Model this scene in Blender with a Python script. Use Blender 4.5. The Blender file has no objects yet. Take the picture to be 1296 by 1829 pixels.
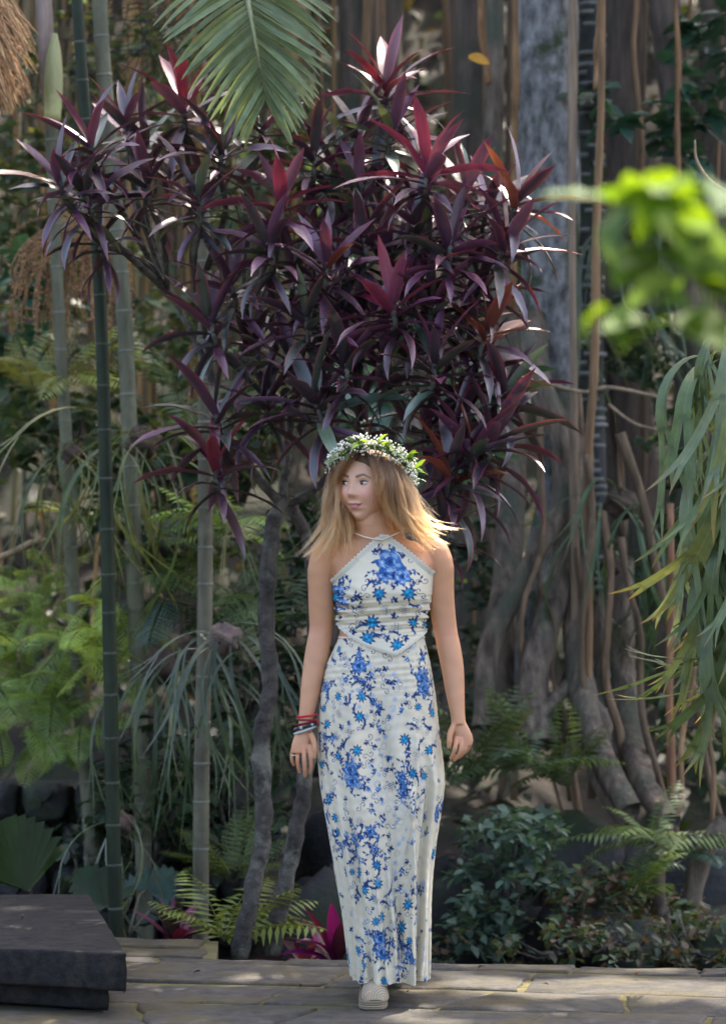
import bpy, math, random
import numpy as np
from mathutils import Vector, Matrix, Euler

sc = bpy.context.scene
col = sc.collection
rnd = random.Random(7)
RNG = np.random.default_rng(11)
R = math.radians

# ---------------------------------------------------------------- camera
HC, YH, FPX = 1.35, 990.0, 1829 / 36 * 105      # eye height (m), horizon row and focal length in photograph pixels
cam = bpy.data.cameras.new('camera'); cam_o = bpy.data.objects.new('camera', cam); col.objects.link(cam_o)
cam_o.location = (0, 0, HC); cam_o.rotation_euler = (R(90), 0, 0)
cam.sensor_fit = 'VERTICAL'; cam.sensor_height = 36; cam.lens = 105
cam.shift_y = (YH - 914.5) / 1829
cam.clip_end = 500; cam.clip_start = 0.1
cam.dof.use_dof = True; cam.dof.focus_distance = 9.05; cam.dof.aperture_fstop = 3.3
sc.camera = cam_o

# ---------------------------------------------------------------- sky, sun, exposure
SUN_EL, SUN_AZ = R(58), R(32)       # azimuth measured from +Y (away from the camera) towards +X
w = bpy.data.worlds.new('World'); sc.world = w; w.use_nodes = True
nt = w.node_tree; bg = nt.nodes['Background']
sky = nt.nodes.new('ShaderNodeTexSky'); sky.sky_type = 'NISHITA'; sky.sun_disc = False
sky.sun_elevation = SUN_EL; sky.sun_rotation = SUN_AZ; sky.air_density = .7; sky.dust_density = 4; sky.ozone_density = 0.3
nt.links.new(sky.outputs[0], bg.inputs[0]); bg.inputs[1].default_value = 0.15
sun = bpy.data.lights.new('sun', 'SUN'); sun.energy = 2.6; sun.angle = R(0.6); sun.color = (1, .93, .82)
sun_o = bpy.data.objects.new('sun', sun); col.objects.link(sun_o)
sd = Vector((math.sin(SUN_AZ) * math.cos(SUN_EL), math.cos(SUN_AZ) * math.cos(SUN_EL), math.sin(SUN_EL)))
sun_o.rotation_euler = sd.to_track_quat('Z', 'Y').to_euler(); sun_o.location = (6, 12, 14)
vs = sc.view_settings; vs.view_transform = 'Standard'; vs.look = 'None'; vs.gamma = 1; vs.exposure = 2.65
vs.use_curve_mapping = False
vs.use_white_balance = True; vs.white_balance_temperature = 6750; vs.white_balance_tint = 10      # camera balanced for open shade
try:
    sc.cycles.use_denoising = True; sc.cycles.max_bounces = 6; sc.cycles.diffuse_bounces = 3; sc.cycles.transparent_max_bounces = 8
    sc.cycles.sample_clamp_indirect = 6
except Exception: pass

# ---------------------------------------------------------------- helpers
def P(px, py, d):
    """photograph pixel at depth d (m) -> world point"""
    return Vector(((px - 648) / FPX * d, d, HC + (YH - py) / FPX * d))
def lerp(a, b, t): return a + (b - a) * t
def U(a, b): return rnd.uniform(a, b)

class MB:
    def __init__(s): s.v = []; s.f = []; s.uv = []; s.c = []
    def add(s, verts, faces, uv=None, c=None):
        o = len(s.v); n = len(verts)
        s.v.extend([tuple(p) for p in verts]); s.f.extend([tuple(i + o for i in f) for f in faces])
        s.uv.extend(uv if uv is not None else [(0, 0)] * n)
        if c is None: c = (1, 1, 1)
        if isinstance(c, tuple): s.c.extend([c] * n)
        else: s.c.extend([tuple(q) for q in c])
    def tube(s, pts, rad, n=8, c=None, cap=True, noise=0.0):
        pts = [Vector(p) for p in pts]; m = len(pts)
        if not hasattr(rad, '__len__'): rad = [rad] * m
        t = (pts[1] - pts[0]).normalized(); u = t.orthogonal().normalized(); V = []; UV = []
        L = 0
        for i, p in enumerate(pts):
            t2 = (pts[min(i + 1, m - 1)] - pts[max(i - 1, 0)]).normalized()
            u = (u - t2 * u.dot(t2)).normalized(); b = t2.cross(u)
            if i: L += (p - pts[i - 1]).length
            for k in range(n):
                a = 2 * math.pi * k / n; rr = rad[i] * (1 + (noise * (rnd.random() - .5) if noise else 0))
                V.append(p + (u * math.cos(a) + b * math.sin(a)) * rr); UV.append((k / n, L))
        Fs = [(i * n + k, i * n + (k + 1) % n, (i + 1) * n + (k + 1) % n, (i + 1) * n + k) for i in range(m - 1) for k in range(n)]
        if cap: Fs += [tuple(range(n))[::-1], tuple((m - 1) * n + k for k in range(n))]
        s.add(V, Fs, UV, c)
    def box(s, lo, hi, c=None, M=None):
        V = [Vector((x, y, z)) for z in (lo[2], hi[2]) for y in (lo[1], hi[1]) for x in (lo[0], hi[0])]
        if M: V = [M @ v for v in V]
        s.add(V, [(0, 2, 3, 1), (4, 5, 7, 6), (0, 1, 5, 4), (1, 3, 7, 5), (3, 2, 6, 7), (2, 0, 4, 6)], None, c)
    def ball(s, p, r, n=6, m=4, c=None):
        V = [Vector((p[0], p[1], p[2] - r))]
        for j in range(1, m):
            a = math.pi * j / m - math.pi / 2
            for k in range(n):
                b = 2 * math.pi * k / n
                V.append(Vector((p[0] + r * math.cos(a) * math.cos(b), p[1] + r * math.cos(a) * math.sin(b), p[2] + r * math.sin(a))))
        V.append(Vector((p[0], p[1], p[2] + r))); e = len(V) - 1
        Fs = [(0, 1 + (k + 1) % n, 1 + k) for k in range(n)]
        for j in range(m - 2):
            Fs += [(1 + j * n + k, 1 + j * n + (k + 1) % n, 1 + (j + 1) * n + (k + 1) % n, 1 + (j + 1) * n + k) for k in range(n)]
        Fs += [(1 + (m - 2) * n + k, 1 + (m - 2) * n + (k + 1) % n, e) for k in range(n)]
        s.add(V, Fs, None, c)
    def mesh(s, name, mat, smooth=True):
        me = bpy.data.meshes.new(name); me.from_pydata(s.v, [], s.f)
        lv = np.empty(len(me.loops), np.int32); me.loops.foreach_get('vertex_index', lv)
        l = me.uv_layers.new(name='UVMap'); l.data.foreach_set('uv', np.asarray(s.uv, np.float32)[lv].ravel())
        a = me.color_attributes.new('Col', 'FLOAT_COLOR', 'POINT')
        a.data.foreach_set('color', np.c_[np.asarray(s.c, np.float32), np.ones(len(s.v), np.float32)].ravel())
        me.polygons.foreach_set('use_smooth', [smooth] * len(me.polygons))
        if mat: me.materials.append(mat)
        return me
    def build(s, name, mat, parent=None, smooth=True):
        """vertices are world coordinates; a child is shifted into its thing's frame"""
        if parent is not None:
            o = world_loc(parent); s.v = [(x - o[0], y - o[1], z - o[2]) for x, y, z in s.v]
        return put(name, s.mesh(name, mat, smooth), parent)

LOC = {}
def world_loc(p):
    return LOC.get(p.name, (0, 0, 0))
def put(name, me, parent=None, M=None):
    o = bpy.data.objects.new(name, me); col.objects.link(o)
    if parent is not None:
        o.parent = parent; LOC[o.name] = world_loc(parent)
        if M is not None:
            L = world_loc(parent); o.matrix_basis = Matrix.Translation((-L[0], -L[1], -L[2])) @ M; LOC[o.name] = tuple(M.translation)
    elif M is not None:
        o.matrix_basis = M
    return o
def tag(o, label, cat, group=None):
    o['label'] = label; o['category'] = cat
    if group: o['group'] = group
    return o
def thing(name, loc, label, cat, group=None):
    o = bpy.data.objects.new(name, None); col.objects.link(o); o.location = loc; o.empty_display_size = .1
    LOC[o.name] = tuple(loc)
    return tag(o, label, cat, group)
def struct(o): o['kind'] = 'structure'; return o
def stuff(o): o['kind'] = 'stuff'; return o

def smoothpath(pts, n):
    """Catmull-Rom through points of any dimension"""
    p = np.asarray(pts, float); p = np.vstack([2 * p[0] - p[1], p, 2 * p[-1] - p[-2]]); m = len(p) - 3
    out = []
    for t in np.linspace(0, m - 1e-9, n):
        i = int(t); f = t - i; a, b, c, d = p[i:i + 4]
        out.append(.5 * ((2 * b) + (c - a) * f + (2 * a - 5 * b + 4 * c - d) * f * f + (3 * b - a - 3 * c + d) * f ** 3))
    return np.array(out)
def pxpath(pts, n):
    """rows of (px, py, d, width_px) -> world points and radii"""
    q = smoothpath(pts, n)
    return [P(a, b, d) for a, b, d, _ in q], [max(.0008, wd / 2 * d / FPX) for _, _, d, wd in q]

# ---------------------------------------------------------------- materials
def nodes_of(name):
    m = bpy.data.materials.new(name); m.use_nodes = True; t = m.node_tree
    return m, t, t.nodes['Principled BSDF'], t.nodes['Material Output']
def N(t, kind, **kw):
    n = t.nodes.new(kind)
    for k, v in kw.items():
        if k in n.bl_rna.properties.keys() and k not in n.inputs.keys(): setattr(n, k, v)
        else: n.inputs[k].default_value = v
    return n
def noise_tex(t, scale, detail=4, coord='Object', stretch=None, rough=.55):
    tc = N(t, 'ShaderNodeTexCoord'); no = N(t, 'ShaderNodeTexNoise', Scale=scale, Detail=detail, Roughness=rough)
    if stretch:
        mp = N(t, 'ShaderNodeMapping'); mp.inputs['Scale'].default_value = stretch
        t.links.new(tc.outputs[coord], mp.inputs[0]); t.links.new(mp.outputs[0], no.inputs[0])
    else: t.links.new(tc.outputs[coord], no.inputs[0])
    return no
def ramp(t, src, stops):
    r = N(t, 'ShaderNodeValToRGB'); e = r.color_ramp.elements
    while len(e) < len(stops): e.new(.5)
    for el, (p, c) in zip(e, stops): el.position = p; el.color = (*c, 1) if len(c) == 3 else c
    t.links.new(src, r.inputs[0]); return r
def mix(t, fac, a, b, mode='MIX'):
    m = N(t, 'ShaderNodeMix', data_type='RGBA', blend_type=mode)
    for s, v in ((m.inputs[0], fac), (m.inputs[6], a), (m.inputs[7], b)):
        if hasattr(v, 'links'): t.links.new(v, s)
        else: s.default_value = v if not isinstance(v, tuple) else (*v, 1)
    return m.outputs[2]
def bump(t, b, src, strength=.4, dist=.01):
    n = N(t, 'ShaderNodeBump', Strength=strength, Distance=dist); t.links.new(src, n.inputs['Height']); t.links.new(n.outputs[0], b.inputs['Normal'])

def leaf_mat(name, rough=.38, trans=.35, var=.35, spec=.5, edge=None, vein=0.0, spots=None, hue=.03):
    """leaf: object colour, varied per leaf and along the blade; light shines through it"""
    m, t, b, out = nodes_of(name)
    oi = N(t, 'ShaderNodeObjectInfo'); vc = N(t, 'ShaderNodeVertexColor', layer_name='Col')
    c = mix(t, 1.0, oi.outputs['Color'], vc.outputs[0], 'MULTIPLY')
    no = noise_tex(t, 9, 3); r = ramp(t, no.outputs[0], [(.3, (1 - var,) * 3), (.7, (1 + var,) * 3)])
    c = mix(t, 1.0, c, r.outputs[0], 'MULTIPLY')
    uv = N(t, 'ShaderNodeUVMap', uv_map='UVMap'); sp = N(t, 'ShaderNodeSeparateXYZ'); t.links.new(uv.outputs[0], sp.inputs[0])
    ab = N(t, 'ShaderNodeMath', operation='SUBTRACT'); t.links.new(sp.outputs[0], ab.inputs[0]); ab.inputs[1].default_value = .5
    aa = N(t, 'ShaderNodeMath', operation='ABSOLUTE'); t.links.new(ab.outputs[0], aa.inputs[0])
    if edge:
        er = ramp(t, aa.outputs[0], [(.28, (0, 0, 0)), (.5, (1, 1, 1))])
        tip = ramp(t, sp.outputs[1], [(.25, (.25,) * 3), (.95, (1, 1, 1))])
        f1 = N(t, 'ShaderNodeMath', operation='MULTIPLY'); t.links.new(er.outputs[0], f1.inputs[0]); t.links.new(tip.outputs[0], f1.inputs[1])
        ns = noise_tex(t, 14, 2); nr = ramp(t, ns.outputs[0], [(.35, (.25,) * 3), (.6, (1, 1, 1))])
        f2 = N(t, 'ShaderNodeMath', operation='MULTIPLY'); t.links.new(f1.outputs[0], f2.inputs[0]); t.links.new(nr.outputs[0], f2.inputs[1])
        f3 = N(t, 'ShaderNodeMath', operation='MULTIPLY'); t.links.new(f2.outputs[0], f3.inputs[0]); t.links.new(oi.outputs['Alpha'], f3.inputs[1])
        c = mix(t, f3.outputs[0], c, edge)
    if vein:
        vr = ramp(t, aa.outputs[0], [(.0, (1, 1, 1)), (.05, (0, 0, 0))])
        vm = N(t, 'ShaderNodeMath', operation='MULTIPLY'); t.links.new(vr.outputs[0], vm.inputs[0]); vm.inputs[1].default_value = vein
        c = mix(t, vm.outputs[0], c, mix(t, 1.0, c, (2.2, 2.0, 1.8), 'MULTIPLY'))
    if spots:
        ns = noise_tex(t, 30, 3); nr = ramp(t, ns.outputs[0], [(.62, (0, 0, 0)), (.7, (1, 1, 1))])
        c = mix(t, nr.outputs[0], c, spots)
    t.links.new(c, b.inputs['Base Color']); b.inputs['Roughness'].default_value = rough; b.inputs['Specular IOR Level'].default_value = spec
    st = noise_tex(t, 60, 2, 'UV', (6, .6, 1)); bump(t, b, st.outputs[0], .25, .004)
    tr = N(t, 'ShaderNodeBsdfTranslucent'); t.links.new(mix(t, 1.0, c, (1.5, 1.35, .7), 'MULTIPLY'), tr.inputs[0])
    mx = N(t, 'ShaderNodeMixShader', Fac=trans); t.links.new(b.outputs[0], mx.inputs[1]); t.links.new(tr.outputs[0], mx.inputs[2])
    t.links.new(mx.outputs[0], out.inputs[0]); return m

def solid(name, c1, c2, scale=6, rough=.8, bmp=.5, bd=.01, stretch=None, detail=6, c3=None, spec=.35, coord='Object', usecol=False):
    m, t, b, out = nodes_of(name)
    no = noise_tex(t, scale, detail, coord, stretch, .62)
    c = ramp(t, no.outputs[0], [(.32, c1), (.68, c2)]).outputs[0]
    if c3:
        n2 = noise_tex(t, scale * .37, 5, coord, None, .65)
        f = ramp(t, n2.outputs[0], [(.5, (0, 0, 0)), (.62, (1, 1, 1))]); c = mix(t, f.outputs[0], c, c3)
    if usecol:
        vc = N(t, 'ShaderNodeVertexColor', layer_name='Col'); c = mix(t, 1.0, c, vc.outputs[0], 'MULTIPLY')
    t.links.new(c, b.inputs['Base Color']); b.inputs['Roughness'].default_value = rough; b.inputs['Specular IOR Level'].default_value = spec
    if bmp:
        n3 = noise_tex(t, scale * 2.5, 8, coord, stretch, .65); bump(t, b, n3.outputs[0], bmp, bd)
    return m
def vcol_mat(name, rough=.7, spec=.3, sss=0, bmp=0, bscale=400, trans=0):
    m, t, b, out = nodes_of(name); vc = N(t, 'ShaderNodeVertexColor', layer_name='Col')
    t.links.new(vc.outputs[0], b.inputs['Base Color']); b.inputs['Roughness'].default_value = rough; b.inputs['Specular IOR Level'].default_value = spec
    if sss:
        b.inputs['Subsurface Weight'].default_value = sss; b.inputs['Subsurface Radius'].default_value = (1, .35, .2); b.inputs['Subsurface Scale'].default_value = .008
    if bmp: bump(t, b, noise_tex(t, bscale, 4).outputs[0], bmp, .002)
    if trans:
        tr = N(t, 'ShaderNodeBsdfTranslucent'); t.links.new(vc.outputs[0], tr.inputs[0]); mx = N(t, 'ShaderNodeMixShader', Fac=trans)
        t.links.new(b.outputs[0], mx.inputs[1]); t.links.new(tr.outputs[0], mx.inputs[2]); t.links.new(mx.outputs[0], out.inputs[0])
    return m

M_CORD = leaf_mat('cordyline_leaf', .36, .12, .35, 1.0, edge=(.55, .055, .11), vein=.3)
_b = M_CORD.node_tree.nodes['Principled BSDF']; _b.inputs['Coat Weight'].default_value = .45; _b.inputs['Coat Roughness'].default_value = .34
M_LEAF = leaf_mat('soft_leaf', .45, .35, .35, .4)
M_BRIGHT = leaf_mat('thin_bright_leaf', .55, .4, .25, .15)
M_GLOSS = leaf_mat('glossy_leaf', .3, .3, .3, .5, vein=.4)
M_STAG = leaf_mat('felted_leaf', .36, .35, .3, .42, vein=.35)
M_BARK = solid('cordyline_bark', (.03, .025, .021), (.115, .10, .083), 22, .9, 1.0, .02, c3=(.17, .165, .13))
M_BANY = solid('banyan_bark', (.07, .052, .038), (.33, .25, .18), 9, .9, 1.0, .04, (3, 3, .5), c3=(.12, .125, .085))
M_BANYL = solid('lichen_bark', (.07, .065, .058), (.40, .39, .37), 11, .9, 1.0, .04, (2.0, 2.0, .9), c3=(.06, .075, .035))
M_BANYD = solid('brown_banyan_bark', (.045, .034, .026), (.15, .108, .08), 7, .9, .8, .02, (3, 3, .5), c3=(.06, .062, .04))
M_ROOT = solid('aerial_root_bark', (.10, .075, .05), (.27, .20, .135), 9, .85, .6, .01, (4, 4, .3), usecol=True)
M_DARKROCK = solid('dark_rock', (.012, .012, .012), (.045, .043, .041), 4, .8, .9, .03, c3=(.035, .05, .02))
M_PAVE = solid('grey_paving_stone', (.055, .051, .048), (.135, .127, .12), 9, .72, 1.0, .010, c3=(.085, .066, .028), usecol=True)
def paving_mat():
    m, t, b, out = nodes_of('weathered_paving'); vc = N(t, 'ShaderNodeVertexColor', layer_name='Col')
    c = ramp(t, noise_tex(t, 14, 8, rough=.7).outputs[0], [(.3, (.028, .025, .022)), (.5, (.062, .056, .050)), (.72, (.115, .105, .094))]).outputs[0]
    c = mix(t, 1.0, c, vc.outputs[0], 'MULTIPLY')
    f = ramp(t, noise_tex(t, 2.6, 7, stretch=(1, 1.6, 1), rough=.7).outputs[0], [(.47, (0, 0, 0)), (.62, (.8, .8, .8))]); c = mix(t, f.outputs[0], c, (.095, .075, .030))
    f2 = ramp(t, noise_tex(t, 38, 4, rough=.6).outputs[0], [(.64, (0, 0, 0)), (.72, (.8, .8, .8))]); c = mix(t, f2.outputs[0], c, (.020, .018, .015))
    t.links.new(c, b.inputs['Base Color']); b.inputs['Roughness'].default_value = .74; b.inputs['Specular IOR Level'].default_value = .3
    bump(t, b, noise_tex(t, 26, 9, rough=.72).outputs[0], 1.0, .012); return m
M_PAVE = paving_mat()
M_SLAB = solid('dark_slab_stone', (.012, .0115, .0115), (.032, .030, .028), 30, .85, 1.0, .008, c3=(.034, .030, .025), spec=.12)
M_MOSS = solid('mossy_joint', (.06, .052, .02), (.15, .125, .045), 18, .95, .8, .01)
M_SOIL = solid('soil', (.008, .006, .0045), (.032, .023, .016), 5, .95, .8, .03, c3=(.014, .02, .008))
# ================================================================ the ground and the paving
def hill_z(x, y):
    t = max(0, y - 11.6); z = -.35 + .10 * t
    if y > 14: z += .34 * (y - 14) ** 1.22
    z = min(z, 14 + .02 * y)
    return z + .16 * math.sin(x * 1.7 + y) * min(1, max(0, (y - 11) / 2)) + .1 * math.sin(3.1 * x - 1.3 * y) * min(1, max(0, (y - 11) / 2))
def sheet(name, xs, ys, zf, mat):
    b = MB(); nx, ny = len(xs), len(ys)
    V = [(x, y, zf(x, y)) for y in ys for x in xs]
    Fs = [(j * nx + i, j * nx + i + 1, (j + 1) * nx + i + 1, (j + 1) * nx + i) for j in range(ny - 1) for i in range(nx - 1)]
    b.add(V, Fs); return b.build(name, mat)
xs = list(np.r_[np.linspace(-140, -14, 10), np.linspace(-12, 12, 61), np.linspace(14, 140, 10)])
ys = list(np.r_[np.linspace(-60, 5, 8), np.linspace(6, 26, 51), np.linspace(30, 160, 10)])
struct(sheet('ground', xs, ys, hill_z, M_SOIL))

# the paved terrace: a mossy bed with a proud, uneven stone set in it
AX = Vector((1, -.162, 0)).normalized(); AY = Vector((.09, 1, 0)).normalized()
def pav(u, v, z=0): return Vector((-.33, 9.97, z)) + AX * u + AY * v
bed = MB()
def prism(b, poly, z0, z1, c=None):
    n = len(poly); V = [(p[0], p[1], z0) for p in poly] + [(p[0], p[1], z1) for p in poly]
    b.add(V, [tuple(range(n))[::-1], tuple(range(n, 2 * n))] + [(k, (k + 1) % n, n + (k + 1) % n, n + k) for k in range(n)], None, c)
prism(bed, [pav(-3.2, -5.2), pav(3.4, -5.2), pav(3.4, -.02), pav(-3.2, -.02)], -.40, -.006)
prism(bed, [pav(-3.2, -.018), pav(-.16, -.018), pav(-.22, .46), pav(-3.2, .46)], -.40, -.006)
terrace = struct(bed.build('terrace_paving', M_MOSS, smooth=False))
def stone(poly, z1, z0=-.05, bev=.007, c=None):
    """bevelled, slightly tilted and chipped flagstone"""
    cx = sum(p[0] for p in poly) / len(poly); cy = sum(p[1] for p in poly) / len(poly)
    pts = []
    for k in range(len(poly)):
        a, q = poly[k], poly[(k + 1) % len(poly)]
        for t in (0, .2, .4, .6, .8):
            j = U(-.014, .012) if t else 0
            pts.append((lerp(a[0], q[0], t) + j, lerp(a[1], q[1], t) + j))
    n = len(pts); tx, ty = U(-.005, .005), U(-.005, .005); V = []
    for z, s in ((z0, 0), (z1 - bev, 0), (z1 - bev * .3, bev * .6), (z1, bev * 1.5)):
        for (x, y) in pts:
            dx, dy = cx - x, cy - y; L = math.hypot(dx, dy)
            x2, y2 = x + dx / L * s, y + dy / L * s
            V.append((x2, y2, z + (tx * (x2 - cx) + ty * (y2 - cy) + U(-.003, .003) if z > z0 else 0)))
    b = MB(); Fs = [(r * n + k, r * n + (k + 1) % n, (r + 1) * n + (k + 1) % n, (r + 1) * n + k) for r in range(3) for k in range(n)]
    V.append((cx, cy, z1 + .001)); Fs += [(3 * n + k, 3 * n + (k + 1) % n, len(V) - 1) for k in range(n)]
    b.add(V, Fs, None, c or (1, 1, 1)); return b
v = -.005; rows = []
while v > -4.2:
    h = U(.36, .62) if v < -.1 else .16
    rows.append((v - h, v)); v -= h
first = True
for v0, v1 in rows:
    u = -3.1 - U(0, .3); sk0 = 0
    while u < 3.2:
        wd = U(.36, .70); g = .007
        e0, e1, e2, e3 = [abs(rnd.gauss(0, .02)) if v1 < -.05 else U(0, .01) for _ in range(4)]
        sk1 = U(-.16, .16) if v1 < -.05 else U(-.03, .03)
        if u + wd > -2.9 and not (-9 < 0 and u < -2.2 and v1 > -.4):
            k = U(.8, 1.12); c = (k, k * U(.97, 1.0), k * U(.92, 1.0))
            s = stone([pav(u + g + sk0, v0 + g + e0), pav(u + wd - g + sk1, v0 + g + e1), pav(u + wd - g, v1 - g - e2), pav(u + g, v1 - g - e3)], U(-.002, .006), c=c)
            s.build('paving_stone', M_PAVE, terrace)
        u += wd; sk0 = sk1
for u0, u1, v0, v1 in ((-3.1, -2.2, 0, .43), (-2.2, -1.5, 0, .43), (-1.5, -.72, 0, .44), (-.72, -.2, 0, .2), (-.72, -.24, .2, .44)):
    stone([pav(u0 + .01, v0 + .01), pav(u1 - .01, v0 + .01), pav(u1 - .02, v1 - .01), pav(u0 + .01, v1 - .01)], U(-.002, .008), c=(.9, .85, .7)).build('paving_stone', M_PAVE, terrace)

# raised slab step at the edge of the terrace
def slabbox(name, poly, z0, z1, parent, seed):
    b = MB(); n0 = 14; pts = []
    for k in range(4):
        a, q = poly[k], poly[(k + 1) % 4]
        for t in np.linspace(0, 1, n0, endpoint=False): pts.append(Vector((lerp(a[0], q[0], t), lerp(a[1], q[1], t), 0)))
    n = len(pts); c = sum(pts, Vector()) / n; V = []
    levels = [(z0, .006), (z0 + .008, 0), (lerp(z0, z1, .5), -.003), (z1 - .010, 0), (z1 - .003, .003), (z1, .009)]
    for z, s in levels:
        for p in pts:
            d = (c - p).normalized(); q = p + d * (s + U(-.004, .004)); V.append((q.x, q.y, z + U(-.002, .002)))
    L = len(levels); Fs = [(r * n + k, r * n + (k + 1) % n, (r + 1) * n + (k + 1) % n, (r + 1) * n + k) for r in range(L - 1) for k in range(n)]
    V += [(c.x, c.y, z1 + .001), (c.x, c.y, z0)]
    Fs += [((L - 1) * n + k, (L - 1) * n + (k + 1) % n, len(V) - 2) for k in range(n)] + [((k + 1) % n, k, len(V) - 1) for k in range(n)]
    b.add(V, Fs); return b.build(name, M_SLAB, parent)
def onz(px, py, z):
    d = (HC - z) * FPX / (py - YH); return P(px, py, d)
ZS = .185
A, B, C, D = onz(226, 1704, ZS), onz(160, 1597, ZS), onz(-420, 1597, ZS), onz(-420, 1672, ZS)
stp = thing('stone_step', ((A.x + D.x) / 2, A.y + .4, 0), 'low dark grey stone block with overhanging slab top at the paving edge', 'stone step')
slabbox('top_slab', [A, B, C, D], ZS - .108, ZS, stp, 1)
def ins(p, k): c = (A + B + C + D) / 4; return p + (c - p).normalized() * k
slabbox('base', [A + Vector((-.06, .10, 0)), B + Vector((-.07, -.05, 0)), C + Vector((.05, -.05, 0)), D + Vector((.05, .10, 0))], .006, ZS - .109, stp, 2)

# dark rubble retaining wall behind the terrace, mostly hidden by plants
wallm = M_DARKROCK
def rubble_wall(name, px0, px1, py0, py1, d, label, nx, ny):
    p0 = P(px0, py1, d); p1 = P(px1, py0, d)
    t = thing(name, ((p0.x + p1.x) / 2, d, p0.z), label, 'stone wall')
    dz = (p1.z - p0.z) / ny; dx = (p1.x - p0.x) / nx
    bb = MB(); bb.box((p0.x, d + .12, p0.z - .3), (p1.x, d + .5, p1.z - .03)); bb.build('core', M_SOIL, t, False)
    for j in range(ny):
        x = p0.x - U(0, dx)
        while x < p1.x:
            w_ = dx * U(.6, 1.3); b = MB()
            b.v = []; cx, cz = x + w_ / 2, p0.z + dz * (j + .5)
            V = []; n, m = 10, 6
            for a in range(m + 1):
                ph = -math.pi / 2 + math.pi * a / m
                for k in range(n):
                    th = 2 * math.pi * k / n; e = .55
                    f = lambda q: math.copysign(abs(q) ** e, q)
                    V.append((cx + (w_ / 2 - .006) * f(math.cos(th)) * f(math.cos(ph)) + U(-.01, .01), d + .1 + U(-.02, .02) + .11 * f(math.sin(ph)) * 1.0, cz + (dz / 2 - .006) * f(math.sin(th)) * f(math.cos(ph)) + U(-.008, .008)))
            Fs = [(a * n + k, a * n + (k + 1) % n, (a + 1) * n + (k + 1) % n, (a + 1) * n + k) for a in range(m) for k in range(n)]
            b.add(V, Fs); b.build('stone', wallm, t); x += w_
    return t
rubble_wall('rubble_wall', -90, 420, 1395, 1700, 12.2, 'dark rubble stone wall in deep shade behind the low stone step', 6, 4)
def boulder(px, py, d, rx, ry, label):
    c = P(px, py, d); k = d / FPX; b = MB(); V = []; n, m = 22, 14; ph = [U(0, 6.28) for _ in range(6)]
    for i in range(m + 1):
        la = -math.pi / 2 + math.pi * i / m
        for j in range(n):
            lo = 2 * math.pi * j / n; f = 1 + .16 * math.sin(2 * lo + ph[0] + la) + .12 * math.sin(3 * lo - 2 * la + ph[1]) + .07 * math.sin(5 * lo + 3 * la + ph[2]) + U(-.04, .04)
            e = lambda q: math.copysign(abs(q) ** .75, q)
            V.append(c + Vector((rx * k * f * e(math.cos(lo)) * e(math.cos(la)), rx * k * .8 * f * e(math.sin(lo)) * e(math.cos(la)), ry * k * f * e(math.sin(la)))))
    b.add(V, grid_faces0(m + 1, n)); tag(b.build('boulder', M_DARKROCK), label, 'boulder', 'dark boulders along the foot of the bank')
def grid_faces0(nr, nc): return [(i * nc + k, i * nc + (k + 1) % nc, (i + 1) * nc + (k + 1) % nc, (i + 1) * nc + k) for i in range(nr - 1) for k in range(nc)]
for px, py, d, rx, ry, lb_ in ((590, 1660, 11.8, 90, 90, 'dark rough boulder behind the magenta ti plant'), (800, 1650, 12.0, 90, 100, 'dark boulder directly beside the skirt in shade'), (900, 1640, 12.4, 120, 110, 'dark rock mass overhung by the teal shrub'), (1020, 1680, 11.9, 80, 70, 'dark boulder below the sparse low shrub'), (1120, 1700, 11.6, 60, 46, 'small dark boulder near the middle of the right bank foot'), (1275, 1705, 11.7, 60, 48, 'bluish dark boulder in the lower right corner of the bank'),
        (980, 1560, 12.8, 120, 90, 'dark rock behind the upper part of the teal shrub'), (1180, 1600, 12.9, 130, 100, 'dark rock shelf under the roots at right'), (640, 1550, 12.6, 120, 110, 'large dark rock hidden behind the skirt and the trunk feet')):
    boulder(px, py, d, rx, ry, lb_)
# ================================================================ the walking woman
YW = 9.0; KW = FPX / YW                       # pixels per metre where she stands
def W(px, py, dy=0.0): return np.array([(px - 648) / KW, YW + dy, HC + (YH - py) / KW])
person = thing('person', (W(672, 1790)[0], YW, 0), 'person in a white and blue floral halter top and long skirt, walking, looking aside', 'person')

TR = np.array([  # torso rings: row, centre, half width (px), front and back depth (m)
    (938, 668, 31, .055, .050), (950, 670, 34, .055, .056), (960, 672, 46, .052, .064), (972, 675, 76, .056, .078),
    (985, 679, 93, .066, .088), (1005, 682, 94, .085, .095), (1030, 683, 88, .098, .098), (1060, 683, 85, .102, .096), (1080, 683, 82, .098, .092),
    (1105, 682, 77, .090, .086), (1128, 681, 74, .086, .082), (1160, 678, 79, .090, .088), (1200, 675, 90, .095, .10),
    (1250, 675, 98, .09, .112), (1300, 675, 95, .085, .11), (1330, 675, 84, .08, .10)], float)
def torso(th, py, off=0.0):
    th = np.asarray(th, float); py = np.asarray(py, float)
    cx, hw, f, b = [np.interp(py, TR[:, 0], TR[:, k]) for k in (1, 2, 3, 4)]
    s, c = np.sin(th), np.cos(th); e = .86
    x = (cx - 648) / KW + (hw / KW + off) * np.sign(s) * np.abs(s) ** e
    y = np.where(c > 0, -(f + off) * np.abs(c) ** e, (b + off) * np.abs(c) ** e)
    xm = x - (683 - 648) / KW
    bust = .026 * (np.exp(-((xm - .066) / .048) ** 2) + np.exp(-((xm + .066) / .048) ** 2)) * np.exp(-((py - 1058) / 27.) ** 2)
    y = y - np.where(c > 0, bust, 0)
    return np.stack([x, YW + y, HC + (YH - py) / KW], -1)
body = MB()
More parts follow.
